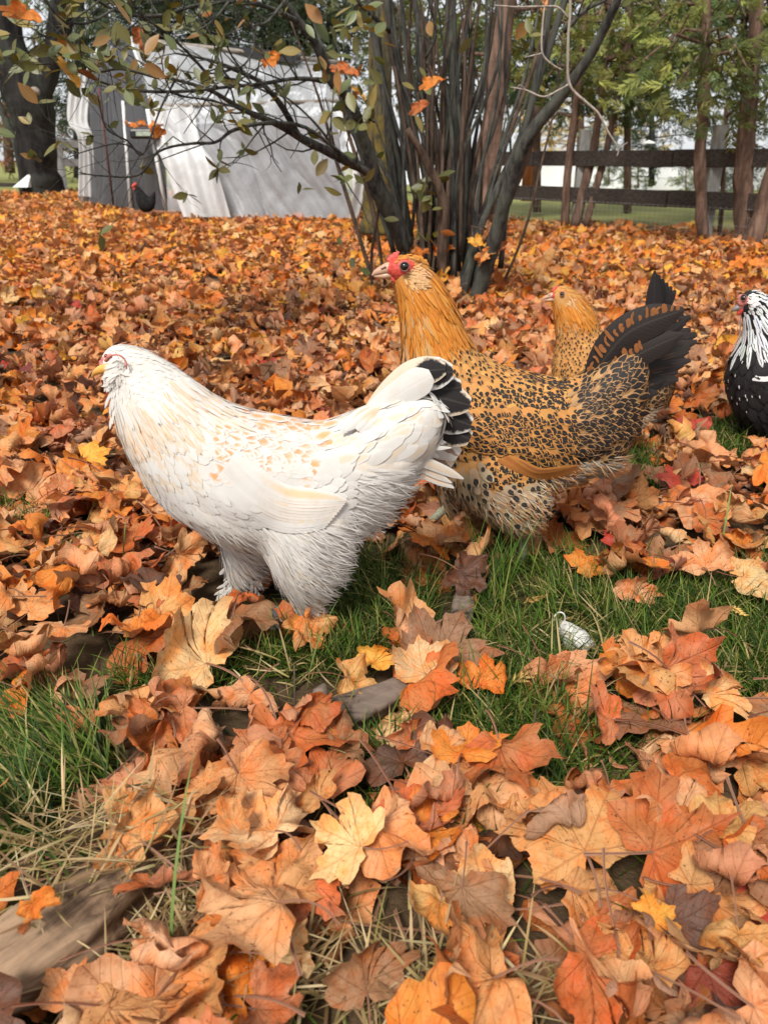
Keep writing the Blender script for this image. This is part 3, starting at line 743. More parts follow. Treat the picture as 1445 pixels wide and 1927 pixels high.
        pl.add(V.reshape(-1, 3), F, {'fuv': U.reshape(-1, 2), 'fcol': one(col), 'fspot': one(spot), 'fprm': np.tile(prm, (m, 1))})
    def blob_part(s, name, lumps, mat, vox=.0016):
        bm = bmesh.new()
        for (x, y, r, dy, fy) in lumps:
            bmesh.ops.create_icosphere(bm, subdivisions=2, radius=1, matrix=Matrix.Translation(s.P(x, y, dy)) @ Matrix.Diagonal((r*mpp(x, y, s.Y),)*3 + (1,)) @ Matrix.Diagonal((1, fy, 1, 1)))
        me = bpy.data.meshes.new(name); bm.to_mesh(me); bm.free(); me.transform(Matrix.Translation(-Vector(s.root.location)))
        me.materials.append(mat); o = bpy.data.objects.new(name, me); COL.objects.link(o); o.parent = s.root
        r = o.modifiers.new('r', 'REMESH'); r.mode = 'VOXEL'; r.voxel_size = vox; r.use_smooth_shade = True
        m = o.modifiers.new('s', 'SMOOTH'); m.iterations = 3; m.factor = .5
        return o
    def beak(s, pts, mat, dy0=0.0, dy1=None):
        """pts [(x,y,r)] from face to tip"""
        dy1 = dy0 if dy1 is None else dy1; P = catmull(pts, 4); b = MB(); n = len(P)
        cs = [s.P(x, y, dy0+(dy1-dy0)*i/(n-1)) for i, (x, y, r) in enumerate(P)]
        b.tube(cs, [max(.0006, r*mpp(700, 500, s.Y)) for x, y, r in P], 14); o = b.build('beak', mat, s.root); return o
    def eye(s, px, py, r, ring, iris, dyo):
        h = s.hit(px, py); c = (h[0]+h[1]*dyo) if h else s.P(px, py, -.02); R = r*mpp(px, py, s.Y)
        bm = bmesh.new(); bmesh.ops.create_uvsphere(bm, u_segments=20, v_segments=12, radius=R, matrix=Matrix.Translation(c-Vector(s.root.location)))
        me = bpy.data.meshes.new('eye'); bm.to_mesh(me); bm.free(); me.materials.append(iris)
        for p in me.polygons: p.use_smooth = True
        o = bpy.data.objects.new('eye', me); COL.objects.link(o); o.parent = s.root
        nn = h[1] if h else Vector((0, -1, 0)); b = MB(); u = nn.orthogonal().normalized(); w = nn.cross(u)
        ringp = [c + nn*R*.45 + (u*math.cos(a)+w*math.sin(a))*R*1.05 for a in np.linspace(0, 2*math.pi, 25)]
        b.tube(ringp, R*.20, 6); b.build('eyelid', ring, s.root)
    def leg(s, pts, rad, toes, mat, name='leg'):
        b = MB(); P = [s.P(*p) for p in pts]; b.tube(P, [r for r in rad], 10, lump=.12, seed=3); e = P[-1]
        leg = b.build(name, mat, s.root)
        for a, L in toes:
            t = MB(); d = Vector((math.cos(a), math.sin(a), 0)); q = Vector((e.x, e.y, e.z))
            t.tube([q, q+d*L*.4+Vector((0, 0, .006)), q+d*L*.8+Vector((0, 0, -.002)), q+d*L+Vector((0, 0, -.008))], [.0052, .0048, .004, .0012], 8)
            t.build('toe', mat, leg).location = (0, 0, 0)
        return leg

SKIN = simple('red_skin', (.62, .085, .055), .5, .4, .35, 260, .5, c2=(.42, .035, .03), bd=.002)
SKINP = simple('pink_skin', (.66, .23, .20), .5, .35, .3, 260, .5, bd=.002)
HORN = simple('horn_beak', (.50, .31, .20), .38, .45, .3, 60, .1, c2=(.42, .25, .17))
YBEAK = simple('yellow_beak', (.70, .36, .08), .4, .45, .2, 60, .1)
GBEAK = simple('grey_beak', (.18, .15, .14), .4, .45, .2, 60, .1)
EYE = simple('eye_black', (.006, .005, .005), .06, .8, 0, 10, 0); LID = simple('eyelid_skin', (.22, .10, .09), .5, .4, .3, 300, .2)
YLEG = simple('yellow_scaled_leg', (.55, .27, .07), .5, .4, .3, 160, .8, (1, 1, 2.5), bd=.002)
GLEG = simple('grey_green_scaled_leg', (.34, .33, .22), .5, .4, .4, 220, .9, (1, 1, 2.2), c2=(.16, .17, .11), bd=.002)
DLEG = simple('dark_leg', (.05, .05, .045), .5, .4, .3, 120, .5)
def bodymat(n, c, c2): return simple(n, c, .85, .1, .3, 45, .4, c2=c2)

# ---------------------------------------------------------------- white hen
WH = (.68, .655, .615); BUFF = (.74, .36, .17); CREAM = (.68, .57, .44)
h = Hen('white_hen', 'white hen with buff patches and black tipped tail, walking in front of the others', 1.0, (520, 1170), .86, 'hens walking over the leaves')
h.body([(231, 687, 43, .022), (254, 708, 59, .018), (285, 744, 76, .012), (322, 800, 100, .004), (375, 858, 118), (450, 898, 136), (540, 912, 132), (618, 905, 116), (690, 866, 98), (745, 826, 76), (785, 800, 52)],
       [[(585, 955, 100, -.025), (580, 1035, 78, -.035), (578, 1100, 40, -.04), (578, 1150, 17, -.04)], [(685, 905, 80, 0), (650, 955, 72, 0)],
        [(490, 960, 90, .04), (468, 1035, 52, .045), (450, 1085, 26, .045)]], bodymat('white_down', (.66, .62, .56), (.55, .48, .40)))
def reg_w(px, py, sv, rnd):
    d = dict(L=.028, W=.013, col=wj(WH, .03, rnd), spot=WH, prm=(.8, .2, .8), lift=.10, curl=.05)
    neck = py < 800 - (px-330)*.15 and px < 430
    if px < 300 and py < 745 or (px < 345 and py < 700):      # head
        d.update(L=.017, W=.0055, sp=.0045, rand=.10, lift=.08)
        return None if px < 204 else d
    if neck:                                                    # hackle
        c = wj(WH, .03, rnd)
        if py > 690 and rnd.random() < .7: c = wj(CREAM if rnd.random() < .6 else (.76, .52, .34), .06, rnd)
        d.update(L=.042, W=.0060, col=c, spot=wj(WH, .03, rnd), prm=(.55, .5, .35), sp=.0052, rand=.05, lift=.045, curl=.045)
        if rnd.random() < .015: d.update(spot=(.20, .17, .15), prm=(.93, .10, .8))
        return d
    if py > 1000 or (py > 985 and px < 700) or (px > 640 and py > 880):        # fluff
        d.update(L=.034, W=.0042, sp=.0040, rand=.10, lift=.055, down=(0, 0, -.7), col=wj(WH if py < 1060 or rnd.random() < .4 else CREAM, .04, rnd), curl=.0)
        return d
    if px > 600 and py < 880:                                   # saddle and tail coverts
        c = wj(WH, .03, rnd); d.update(L=.042, W=.014, sp=.0085, col=c, spot=wj(CREAM if rnd.random() < .5 else WH, .04, rnd), prm=(.6, .45, .8), lift=.05, rand=.12)
        return d
    back = py < 915 - abs(px-520)*.22 and px > 385 and px < 660
    if back:
        k = .92 if py < 860 else .5
        d.update(L=.034, W=.017, sp=.0095, col=wj(WH, .02, rnd), spot=jit(BUFF, .08, rnd) if rnd.random() < k else wj(WH, .03, rnd), prm=(.62, .36, .86), lift=.045)
        return d
    if px < 440:                                                # breast
        c = wj(WH, .03, rnd)
        if py < 900 and px < 380 and rnd.random() < .55: c = wj(CREAM, .05, rnd)
        d.update(L=.032, W=.0085, sp=.0062, col=c, down=(0, 0, -.25), rand=.08, lift=.045)
        if py < 850 and rnd.random() < .04: d.update(spot=(.22, .18, .16), prm=(.92, .07, .5))
    return d
h.cover('plumage', reg_w, FEATHER_W, 14000, .0085, 3)
def reg_wisp(px, py, sv, rnd):
    if py > 985 or (px > 640 and py > 900): return dict(L=.036, W=.0010, col=wj(WH, .04, rnd), spot=WH, prm=(.8, .2, .8), lift=.24, curl=.12, sp=.0040, rand=.22, down=(0, 0, -.8))
    if px < 380 and py < 820 and px > 200: return dict(L=.022, W=.0012, col=wj(WH, .04, rnd), spot=WH, prm=(.8, .2, .8), lift=.2, curl=.15, sp=.0075, rand=.25)
    return None
h.cover('down', reg_wisp, FEATHER_W, 9000, .004, 4)
W_ = Plume(); r_ = random.Random(11)                            # folded wing
for i in range(12):                                             # flight feathers, lowest first
    t = i/11; x0, y0 = 400+40*t, 912-55*t; x1, y1 = 612+44*t-(t*t*8), 990-52*t
    h.feather(W_, [(x0, y0), (515+22*t, 985-60*t), (x1, y1)], .019, wj(WH, .02, r_), jit((.68, .51, .36), .05, r_) if t > .25 else wj(WH, .03, r_), (.66, .42, .80), off=.0008+.0003*i, off1=.0035+.0005*i, camber=.03)
for i in range(210):                                            # coverts with buff centres, rear ones first
    w = 1-i/209; x0 = 366+180*w+r_.uniform(-14, 14); v = r_.random(); y0 = 776+18*w+(118-30*w)*v; k = .55+.45*w; L = r_.uniform(58, 80)*k; a = .30+.30*v+r_.uniform(-.10, .10)
    bf = r_.random() < (.92 if v < .66 else .35) and w > .06
    h.feather(W_, [(x0, y0), (x0+L*.5*math.cos(a), y0+L*.5*math.sin(a)+1), (x0+L*math.cos(a), y0+L*math.sin(a))], r_.uniform(.015, .020)*(k+.1), wj(WH, .02, r_), jit(BUFF, .10, r_) if bf else wj(WH, .03, r_), (.60, r_.uniform(.28, .38), r_.uniform(.6, .9)), off=-.0004, off1=.0016+.0020*min(1, 3*w)*(1-w), n=8, camber=.01)
W_.build('wing', FEATHER_W, h.root)
T_ = Plume(); BL = (.022, .019, .019)
TA = [((700, 800), (790, 742), (868, 728), .040, .016, 1), ((705, 800), (800, 748), (884, 762), .042, .014, 1), ((705, 812), (800, 775), (886, 800), .044, .018, 1), ((700, 820), (800, 795), (884, 826), .044, .020, 1),
      ((690, 785), (780, 712), (852, 699), .040, .008, 1), ((690, 775), (770, 706), (838, 694), .034, .004, 1), ((700, 822), (790, 815), (862, 858), .040, .024, 2), ((690, 840), (780, 835), (848, 880), .036, .026, 2), ((680, 790), (760, 735), (812, 706), .036, -.004, 0)]
for k, (a, b, c, W, dy, st) in enumerate(TA):
    spot = BL if st == 1 else (.30, .21, .16) if st == 2 else WH
    h.feather(T_, [a, b, c], W, wj(CREAM if st else WH, .04, r_) if k % 2 else wj(WH, .03, r_), spot, ((.80, .32, .9) if k < 2 else (.84, .25, .92)) if st == 1 else (.8, .22, .3), surf=False, dy=dy, dy1=dy*1.6, camber=.10, prof=(.35, .7, .9, 1, 1.05, 1.1, 1.12, 1.0, .45))
for k in range(64):                                             # white and cream coverts over the tail root
    t = r_.random(); x0 = 650+r_.uniform(-40, 90); y0 = 800+60*t+r_.uniform(-8, 8); a = -.50+.88*t+r_.uniform(-.05, .05); L = r_.uniform(70, 120); x0 += 34*max(0, 1-t*3); y0 += 16*max(0, 1-t*3)
    if t > .75: L = r_.uniform(90, 160)
    h.feather(T_, [(x0, y0), (x0+L*.5*math.cos(a), y0+L*.5*math.sin(a)-8), (x0+L*math.cos(a), y0+L*math.sin(a))], r_.uniform(.011, .017), wj(WH, .03, r_), wj(CREAM if r_.random() < .6 else (.78, .60, .44), .05, r_), (.6, .38, .7), surf=False, dy=-.045+.01*r_.random(), dy1=-.012+.01*r_.random())
for k in range(26):
    x0 = 700+r_.uniform(-30, 50); y0 = 856+r_.uniform(-22, 22); h.feather(T_, [(x0, y0), (x0+55, y0+2), (x0+r_.uniform(60, 105), y0+r_.uniform(-5, 25))], .007, wj(WH, .03, r_), WH, (.6, .3, .4), surf=False, dy=-.03, dy1=-.012)
T_.build('tail', FEATHER_T, h.root)
h.beak([(212, 694, 10.5), (199, 694, 10), (187, 697, 8), (178, 703, 4.5), (173, 711, 1)], YBEAK, -.002, .004)
h.blob_part('comb', [(191, 682, 5, .010, 1), (196, 676, 5.5, .010, 1), (194, 688, 6.5, .008, 1.2), (200, 682, 8, .012, 1.2), (203, 692, 9, .012, 1)], SKINP, .0012)
fc = catmull([(200, 678), (206, 671), (214, 668), (224, 668), (233, 674), (238, 684), (238, 694)], 5)
h.blob_part('face', [(x, y, (5.2 if i < 7 else 2.4)*random.uniform(.7, 1.1), -.0115-.0115*min(1, i/14), .8) for i, (x, y) in enumerate(fc)], SKINP, .0008)
h.eye(206, 673, 3.6, SKIN, EYE, .005)
M_ = Plume()
for k in range(520):                                            # muff and beard
    a = r_.uniform(0, 6.28); q = r_.random()**.5; x = 223+18*q*math.cos(a); y = 703+26*q*math.sin(a)
    ang = math.radians(r_.gauss(92, 30)); L = r_.uniform(14, 28)
    h.feather(M_, [(x, y), (x+L*.5*math.cos(ang)-2, y+L*.5*math.sin(ang)), (x+L*math.cos(ang), y+L*math.sin(ang))], .0030, wj((.74, .71, .66), .04, r_), WH, (.8, .2, .5), surf=False, dy=-.022+.012*q-.003*r_.random(), dy1=-.025+.016*q, n=6, camber=.02)
for k in range(150):                                            # beard hanging under the throat
    x = r_.uniform(212, 262); y = 722+r_.uniform(0, 50); L = r_.uniform(26, 46); ang = math.radians(r_.gauss(88, 13))
    h.feather(M_, [(x, y), (x+L*.5*math.cos(ang)-3, y+L*.5*math.sin(ang)), (x+L*math.cos(ang), y+L*math.sin(ang))], .0040, wj(WH if r_.random() < .7 else CREAM, .04, r_), WH, (.8, .2, .5), surf=False, dy=-.008-.02*r_.random()*(x-205)/60, dy1=-.012-.018*(x-205)/60, n=6)
M_.build('beard', FEATHER_W, h.root)
h.leg([(482, 1066, .045), (466, 1092, .04), (440, 1124, .03)], [.010, .009, .008], [(3.0, .045), (3.6, .04), (2.4, .04)], YLEG)
h.leg([(578, 1130, -.04), (582, 1165, -.04), (578, 1190, -.035)], [.012, .010, .009], [(3.1, .05), (3.8, .045), (2.5, .045)], YLEG)
for pn, grp in (('foot_feathers', ((445, 1085, 60, 14, .035, 120), (430, 1108, 30, 10, .03, 135), (478, 1090, 10, 6, .03, 60))), ('shank_feathers', ((580, 1110, 90, 18, -.05, 82),)), ('toe_feathers', ((520, 1165, 26, 9, -.05, 208), (505, 1158, 22, 8, -.055, 204)))):
    F_ = Plume()                                                # feathers on shank and foot
    for (cx, cy, n, sp, dy, ang0) in grp:
        for k in range(n):
            x = r_.gauss(cx, sp*.6); y = r_.gauss(cy, sp); ang = math.radians(r_.gauss(ang0, 14)); L = r_.uniform(14, 30)
            h.feather(F_, [(x, y), (x+L*.5*math.cos(ang), y+L*.5*math.sin(ang)), (x+L*math.cos(ang), y+L*math.sin(ang))], .0042, wj(WH, .05, r_), (.5, .46, .40), (.7, .4, .5), surf=False, dy=dy+r_.uniform(-.006, .006), n=6)
    F_.build(pn, FEATHER_W, h.root)

# ---------------------------------------------------------------- speckled orange hen
GOLD = (.55, .185, .020); GOLD2 = (.62, .27, .050); SAND = (.60, .42, .22); BK = (.016, .013, .012)
def speckled_hen(label, Y, T, seed, full=True, rs=1.0):
    """T maps photo points of the near hen to those of this one"""
    g = Hen('speckled_hen', label, Y, T(960, 1085), .84, 'hens walking over the leaves'); sc = T.k
    R = lambda L: [(*T(p[0], p[1]), p[2]*sc*rs, *(p[3:] if len(p) > 3 else ())) for p in L]
    g.body(R([(763, 507, 29), (780, 532, 40), (796, 568, 49), (810, 616, 58), (820, 665, 66), (840, 730, 92), (892, 784, 112), (962, 812, 120), (1035, 816, 108), (1095, 796, 88), (1145, 748, 70), (1180, 700, 40)]),
           [R([(930, 880, 85, -.03), (965, 935, 64, -.04), (985, 990, 24, -.04)]), R([(880, 860, 80, .03), (855, 915, 36, .035), (846, 952, 15, .035)]), R([(1110, 830, 72, 0), (1150, 790, 56, 0)])], bodymat('golden_down', (.5, .26, .09), (.32, .15, .05)))
    s_ = g.root
    def inv(px, py): return T.inv(px, py)
    def reg(px, py, sv, rnd):
        px, py = inv(px, py); z = sc*Y/1.22
        d = dict(lift=.11, curl=.05)
        if px < 800 and py < 520 + (px-760)*.35:       # head
            if (px-752)**2/900+(py-508)**2/450 < 1: return None
            d.update(L=.014*z, W=.004*z, sp=.0045*z, col=jit(GOLD2 if py < 505 else (.66, .42, .22), .08, rnd), spot=GOLD, prm=(.8, .2, .4), rand=.12, lift=.16)
            return d
        hack = (648 if full else 585) - max(0, px-825)*.55
        if py < hack and px < 885:                                # hackle
            c = jit(GOLD if rnd.random() < .8 else GOLD2, .09, rnd)
            if px < 800 and 560 < py < 650 and rnd.random() < .4: c = jit((.55, .30, .13), .1, rnd)
            d.update(L=.040*z, W=.0050*z, sp=.0050*z, col=c, spot=jit((.62, .26, .045), .1, rnd), prm=(.5, .5, .3), rand=.07, lift=.08)
            if py > hack-38 and rnd.random() < .30: d.update(spot=BK, prm=(.90, .10, .45))
            return d
        if py > 905 or (py > 875 and px > 1010) or (py > 850 and px < 900):         # belly and thighs
            if px > 1020 and py > 860: d.update(L=.03*z, W=.004*z, sp=.005*z, col=jit((.42, .37, .30), .12, rnd), spot=(.2, .17, .14), prm=(.6, .3, .5), rand=.2, lift=.2, down=(0, 0, -.3)); return d
            d.update(L=.030*z, W=.015*z, sp=.0105*z, col=jit((.43, .31, .185), .14, rnd), spot=(.035, .028, .025) if rnd.random() < .88 else (.4, .3, .2), prm=(.78, .21, .68), rand=.16, lift=.16, down=(0, 0, -.45))
            if py > 975: d.update(L=.022*z, W=.006*z, sp=.006*z, spot=(.5, .4, .28))
            return d
        rear = px > 1080 - (py-760)*.3
        if rear:
            d.update(L=.025*z, W=.0140*z, sp=.0074*z, col=jit((.36, .195, .080), .16, rnd), spot=BK, prm=(.75, .30, .84), lift=.10, rand=.2)
            return d
        c = jit((.54, .26, .075) if py > 700 or px < 960 else (.50, .21, .045), .16, rnd)
        k = sm(px, 850, 1080); d.update(L=.0215*z, W=(.0115+.003*k)*z, sp=(.0072+.0008*k)*z, col=c, spot=BK, prm=(.82, .18+.05*k+rnd.uniform(-.03, .04), .66+.08*k), lift=.09, rand=.18)
        if py < 720 and px < 960: d.update(L=.0195*z, W=.0092*z, sp=.0064*z)
        return d
    g.cover('plumage', reg, FEATHER, 14000, .009, seed)
    def wis(px, py, sv, rnd):
        px, py = inv(px, py); z = sc*Y/1.22
        if py < 640 and not (px-752)**2/900+(py-508)**2/450 < 1: return dict(L=.018*z, W=.0011*z, sp=.0065*z, col=jit((.74, .42, .16), .1, rnd), spot=GOLD, prm=(.8, .2, .8), lift=.22, curl=.1, rand=.22)
        if (py > 920 and px < 1100) or (px > 1000 and py > 860): return dict(L=.032*z, W=.0013*z, sp=.0050*z, col=jit((.60, .50, .36), .12, rnd), spot=GOLD, prm=(.8, .2, .8), lift=.35, curl=.15, rand=.3, down=(0, 0, -.7))
    g.cover('down', wis, FEATHER, 6000, .005, seed+1)
    r_ = random.Random(seed+5); z = sc*Y/1.22; q = lambda *L: [T(*p) for p in L]
    if full:
        W_ = Plume()
        for i in range(6):                                       # flight feathers: plain rusty gold
            t = i/5; g.feather(W_, q((935+20*t, 866-8*t), (1005, 893-13*t), (1090-6*t, 890-22*t)), .011, jit((.38, .14, .033), .12, r_), jit((.26, .09, .025), .1, r_), (.5, .4, .4), off=.003+.001*i, off1=.006+.0012*i)
        for i in range(300):
            t = r_.random(); w = i/300; x0 = 1066-205*w+r_.uniform(-12, 12); y0 = 770+(92-22*w)*t; a = .30+.3*(1-w)+r_.uniform(-.2, .2); L = r_.uniform(30, 40)*(.72+.28*min(1, t*4))
            g.feather(W_, q((x0, y0), (x0+L*.5*math.cos(a), y0+L*.5*math.sin(a)), (x0+L*math.cos(a), y0+L*math.sin(a))), .0138, jit((.52, .24, .065), .16, r_), BK, (.80, .22+.16*max(0, .25-w)*4*r_.random(), .70+.6*max(0, .25-w)), off=.003+.002*w, off1=.006+.0025*w, n=7, camber=.03)
        W_.build('wing', FEATHER, s_)
        T_ = Plume()
        fan = [((1120, 765), (1180, 748), (1228, 744)), ((1120, 760), (1195, 735), (1250, 728)), ((1120, 755), (1205, 720), (1276, 706)), ((1120, 748), (1212, 700), (1296, 682)), ((1120, 740), (1215, 682), (1306, 656)), ((1120, 730), (1212, 664), (1306, 630)), ((1120, 722), (1208, 648), (1300, 606)), ((1120, 715), (1200, 636), (1284, 590))]
        for k in range(30):
            u = k/29*(len(fan)-1); i0 = min(int(u), len(fan)-2); fr = u-i0; P_ = [tuple(np.array(fan[i0][m])*(1-fr)+np.array(fan[i0+1][m])*fr) for m in range(3)]
            e = (P_[2][0]+r_.uniform(-26, 5), P_[2][1]+r_.uniform(-7, 7)); g.feather(T_, q(P_[0], P_[1], e), r_.uniform(.026, .040), jit((.018, .013, .012), .35, r_), jit((.045, .022, .014), .3, r_), (.5, .35, .25), surf=False, dy=.006+.0012*k+r_.uniform(0, .003), dy1=.008+.0015*k, n=16, camber=.06, prof=(.5, .8, .95, 1, 1, .97, .85, .6, .2))
        # sickle-shaped barred upper feathers, each built from bars
        def barred(a, b, c, W, dy, last=20):
            g.feather(T_, q(a, b, c), W, (.020, .014, .012), (.30, .13, .045), (.5, .0001, .0001), surf=False, dy=dy, dy1=dy-.004, n=22, prof=(.3, .6, .85, 1, 1, 1, .95, .85, .6, .15))
            pp = catmull(q(a, b, c), 10)
            for k in range(2, last):
                p = pp[k]; d = pp[min(k+1, 20)]-pp[k-1]; d = d/np.hypot(*d); nn = np.array([-d[1], d[0]]); w = W/mpp(*p, g.Y)*.5*np.interp(k/20, [0, .15, .4, .8, 1], [.4, .8, 1, .9, .2])
                for sg in (-1, 1):
                    e = p+nn*sg*w*r_.uniform(.5, 1.0)+d*r_.uniform(2, 11); m_ = p+nn*sg*w*.5+d*r_.uniform(-3, 7); s0 = p+nn*sg*w*.12
                    g.feather(T_, [tuple(s0), tuple(m_), tuple(e)], .0078*z*r_.uniform(.5, 1.4), (.25, .095, .03), (.25, .095, .03), (.5, .3, .3), surf=False, dy=dy-.0045, dy1=dy-.0045, n=6, camber=.04, prof=(.4, 1, .8, 1, .3))
        barred((1100, 728), (1176, 628), (1286, 582), .056, -.004); barred((1112, 752), (1192, 672), (1284, 628), .044, -.009, 13)
        for k in range(300):
            t = r_.random(); w = (k/300); x0 = 1160-95*w+r_.uniform(-10, 10)+10*t; y0 = 700+45*w+105*t; a = -.75+1.0*t+r_.uniform(-.14, .14); L = r_.uniform(34, 50)*(1-.35*w)
            g.feather(T_, q((x0, y0), (x0+L*.5*math.cos(a), y0+L*.5*math.sin(a)), (x0+L*math.cos(a), y0+L*math.sin(a))), .0145*(1-.45*w), jit((.38, .205, .085), .16, r_), BK, (.75, .30, .84), off=.002+.001*w, off1=.0065+.001*w, dy=-.03, n=9)
        T_.build('tail', FEATHER_B, s_)
        # ear tuft and cheek
        E_ = Plume()
        for k in range(110):
            x = r_.gauss(782, 7); y = r_.gauss(520, 9); ang = math.radians(r_.gauss(20, 30)); L = r_.uniform(7, 16)
            g.feather(E_, q((x, y), (x+L*.5*math.cos(ang), y+L*.5*math.sin(ang)+1), (x+L*math.cos(ang), y+L*math.sin(ang)+3)), .0026, jit((.66, .40, .20), .12, r_), GOLD2, (.5, .3, .3), off=.001, off1=.004, n=6)
        for k in range(60):
            x = r_.uniform(742, 800); y = 492-10*math.sin((x-735)/65*math.pi)+r_.uniform(-2, 6); ang = math.radians(r_.gauss(-12, 22)); L = r_.uniform(6, 12)
            g.feather(E_, q((x, y), (x+L*.5*math.cos(ang), y+L*.5*math.sin(ang)), (x+L*math.cos(ang), y+L*math.sin(ang)+3)), .0028, jit(GOLD2, .12, r_), GOLD, (.5, .3, .3), surf=False, dy=r_.uniform(-.018, .012), n=6)
        E_.build('head_feathers', FEATHER, s_)
        g.leg([(*T(985, 985), -.04), (*T(984, 1030), -.04), (*T(976, 1082), -.04)], [.0095, .0082, .009], [(3.0, .055), (3.7, .05), (2.4, .05), (0, .025)], GLEG)
        g.leg([(*T(848, 945), .035), (*T(825, 968), .03), (*T(800, 992), .02)], [.009, .0078, .008], [(3.0, .055), (3.7, .05), (2.4, .05)], GLEG)
    else:
        T_ = Plume()
        for k in range(6): g.feather(T_, q((1120, 760), (1165, 620-k*6), (1180+k*22, 428+k*12)), .046, jit((.016, .013, .013), .2, r_), BK, (.5, .4, .3), surf=False, dy=.003*k, n=14)
        T_.build('tail', FEATHER_B, s_)
        g.leg([(*T(985, 985), -.04), (*T(984, 1030), -.04), (*T(976, 1082), -.04)], [.0095, .0082, .009], [], GLEG)
    B = lambda L: [(*T(x, y), r*sc*(1 if full else .85), *rest) for x, y, r, *rest in L]
    m = g.Y; g.blob_part('face', B([(752, 506, 19, -.010*sc, .75), (764, 502, 16, -.014, .65), (738, 506, 13, -.004, .9), (750, 516, 12, -.010, .8), (768, 511, 16, -.014, .6), (778, 514, 12, -.016, .5), (745, 514, 12, -.006, .8), (774, 501, 9, -.016, .6), (741, 497, 10, -.002, .9)]), SKIN)
    g.blob_part('comb', B([(732, 490, 5, 0, 1), (738, 486, 6, 0, .8), (742, 479, 5, 0, .6), (746, 484, 6, 0, .8), (735, 483, 4, .001, .7), (749, 476, 4, 0, .6), (741, 492, 8, 0, .8)]), SKIN)
    g.blob_part('wattle', B([(742, 526, 6, -.008, .6), (750, 531, 7, -.009, .5), (738, 521, 5, -.006, .7)]), SKIN)
    bk = g.beak(B([(742, 505, 12.5), (730, 505, 11.2), (718, 509, 8.6), (707, 513, 5.4), (700, 519, 1.4)]), HORN, -.002, 0)
    lo = MB(); lo.tube([g.P(*T(742, 516), -.004), g.P(*T(722, 519), -.003), g.P(*T(704, 520), -.001)], [.006*z, .0045*z, .0012], 10); lo.build('lower_beak', HORN, s_)
    ns = MB(); ns.tube([g.P(*T(726, 502), -.0105*sc), g.P(*T(717, 506), -.0085*sc)], [.0012*z, .0008*z], 8); ns.build('nostril', LID, s_)
    g.eye(*T(762, 501), 6*sc, LID, EYE, .0035) if not full else None
    if full:
        c = g.P(761, 501, -.0265); R = 7.6*mpp(761, 501, Y); bm = bmesh.new()
        bmesh.ops.create_uvsphere(bm, u_segments=24, v_segments=14, radius=R, matrix=Matrix.Translation(c-Vector(s_.location)))
        me = bpy.data.meshes.new('eye'); bm.to_mesh(me); bm.free(); me.materials.append(EYE)
        for p in me.polygons: p.use_smooth = True
        o = bpy.data.objects.new('eye', me); COL.objects.link(o); o.parent = s_
        b = MB(); b.tube([c+Vector((math.cos(a)*R*1.08, -.0035, math.sin(a)*R*1.08)) for a in np.linspace(0, 2*math.pi, 25)], R*.17, 6); b.build('eyelid', LID, s_)
    return g
class Map:
    def __init__(s, ax, ay, bx, by, k, xt=9e9, k2=1): s.a = (ax, ay); s.b = (bx, by); s.k = k; s.xt = xt; s.k2 = k2
    def __call__(s, x, y):
        X = s.b[0]+(min(x, s.xt)-s.a[0])*s.k + max(0, x-s.xt)*s.k2
        return (X, s.b[1]+(y-s.a[1])*s.k)
    def inv(s, x, y):
        lim = s.b[0]+(s.xt-s.a[0])*s.k; X = s.a[0]+(x-s.b[0])/s.k if x <= lim else s.xt+(x-lim)/s.k2
        return (X, s.a[1]+(y-s.b[1])/s.k)
speckled_hen('orange hen with black speckled body and dark barred tail, head raised, behind the white hen', 1.22, Map(0, 0, 0, 0, 1.0), 21)
speckled_hen('orange headed speckled hen farther back, half hidden behind the other hen\'s black tail', 1.9, Map(760, 505, 1056, 556, .60, 860, .36), 41, False, 1.22)

# ---------------------------------------------------------------- black and white hen
b_ = Hen('black_hen', 'black hen with white flecks and a silver striped neck, cut by the right edge', 1.80, (1480, 850), .86, 'hens walking over the leaves')
b_.body([(1412, 566, 22), (1424, 582, 30), (1438, 615, 40), (1445, 655, 55), (1452, 705, 84), (1490, 748, 98), (1545, 760, 100), (1600, 740, 84), (1650, 690, 55)],
        [[(1500, 790, 70, -.03), (1500, 850, 30, -.03)], [(1450, 790, 60, .03), (1450, 840, 26, .03)]], bodymat('black_down', (.03, .028, .028), (.012, .012, .012)))
SIL = (.62, .63, .64); KB = (.014, .013, .014)
def reg_b(px, py, sv, rnd):
    d = dict(lift=.11, curl=.05)
    if py < 655 - (px-1380)*.25 + 8 and px < 1560 and py < 655:
        c = jit(SIL, .06, rnd)
        if py > 585: d.update(L=.050, W=.0095, sp=.0105, col=c, spot=KB, prm=(.60, .42, .24), rand=.05)
        else: d.update(L=.020, W=.006, sp=.0065, col=c, spot=(.10, .10, .10), prm=(.5, .4, .20), rand=.1)
        if (px-1396)**2/90+(py-568)**2/200 < 1: return None
        return d
    wf = rnd.random()
    if py > 765: d.update(L=.035, W=.012, sp=.011, col=jit(KB, .2, rnd), spot=(.55, .55, .55) if wf < .05 else KB, prm=(.8, .16, .2), rand=.15, down=(0, 0, -.3)); return d
    d.update(L=.036, W=.020, sp=.0135, col=jit(KB, .2, rnd), spot=(.75, .74, .72) if wf < (.6 if py < 735 else .2) else KB, prm=(.88, .11, .20), lift=.11)
    return d
b_.cover('plumage', reg_b, FEATHER_B, 8000, .012, 61)
wg = Plume(); r_ = random.Random(9)
for i in range(6):
    wc = (.72, .71, .69) if i in (2, 3) else KB
    b_.feather(wg, [(1408+i*4, 722-i*4), (1450, 718-i*5), (1530, 700-i*7)], .020, wc, wc, (.5, .5, .6), off=.002+.0008*i, off1=.006, prof=(.2, .6, .9, 1, 1, .9, .3), camber=.03)
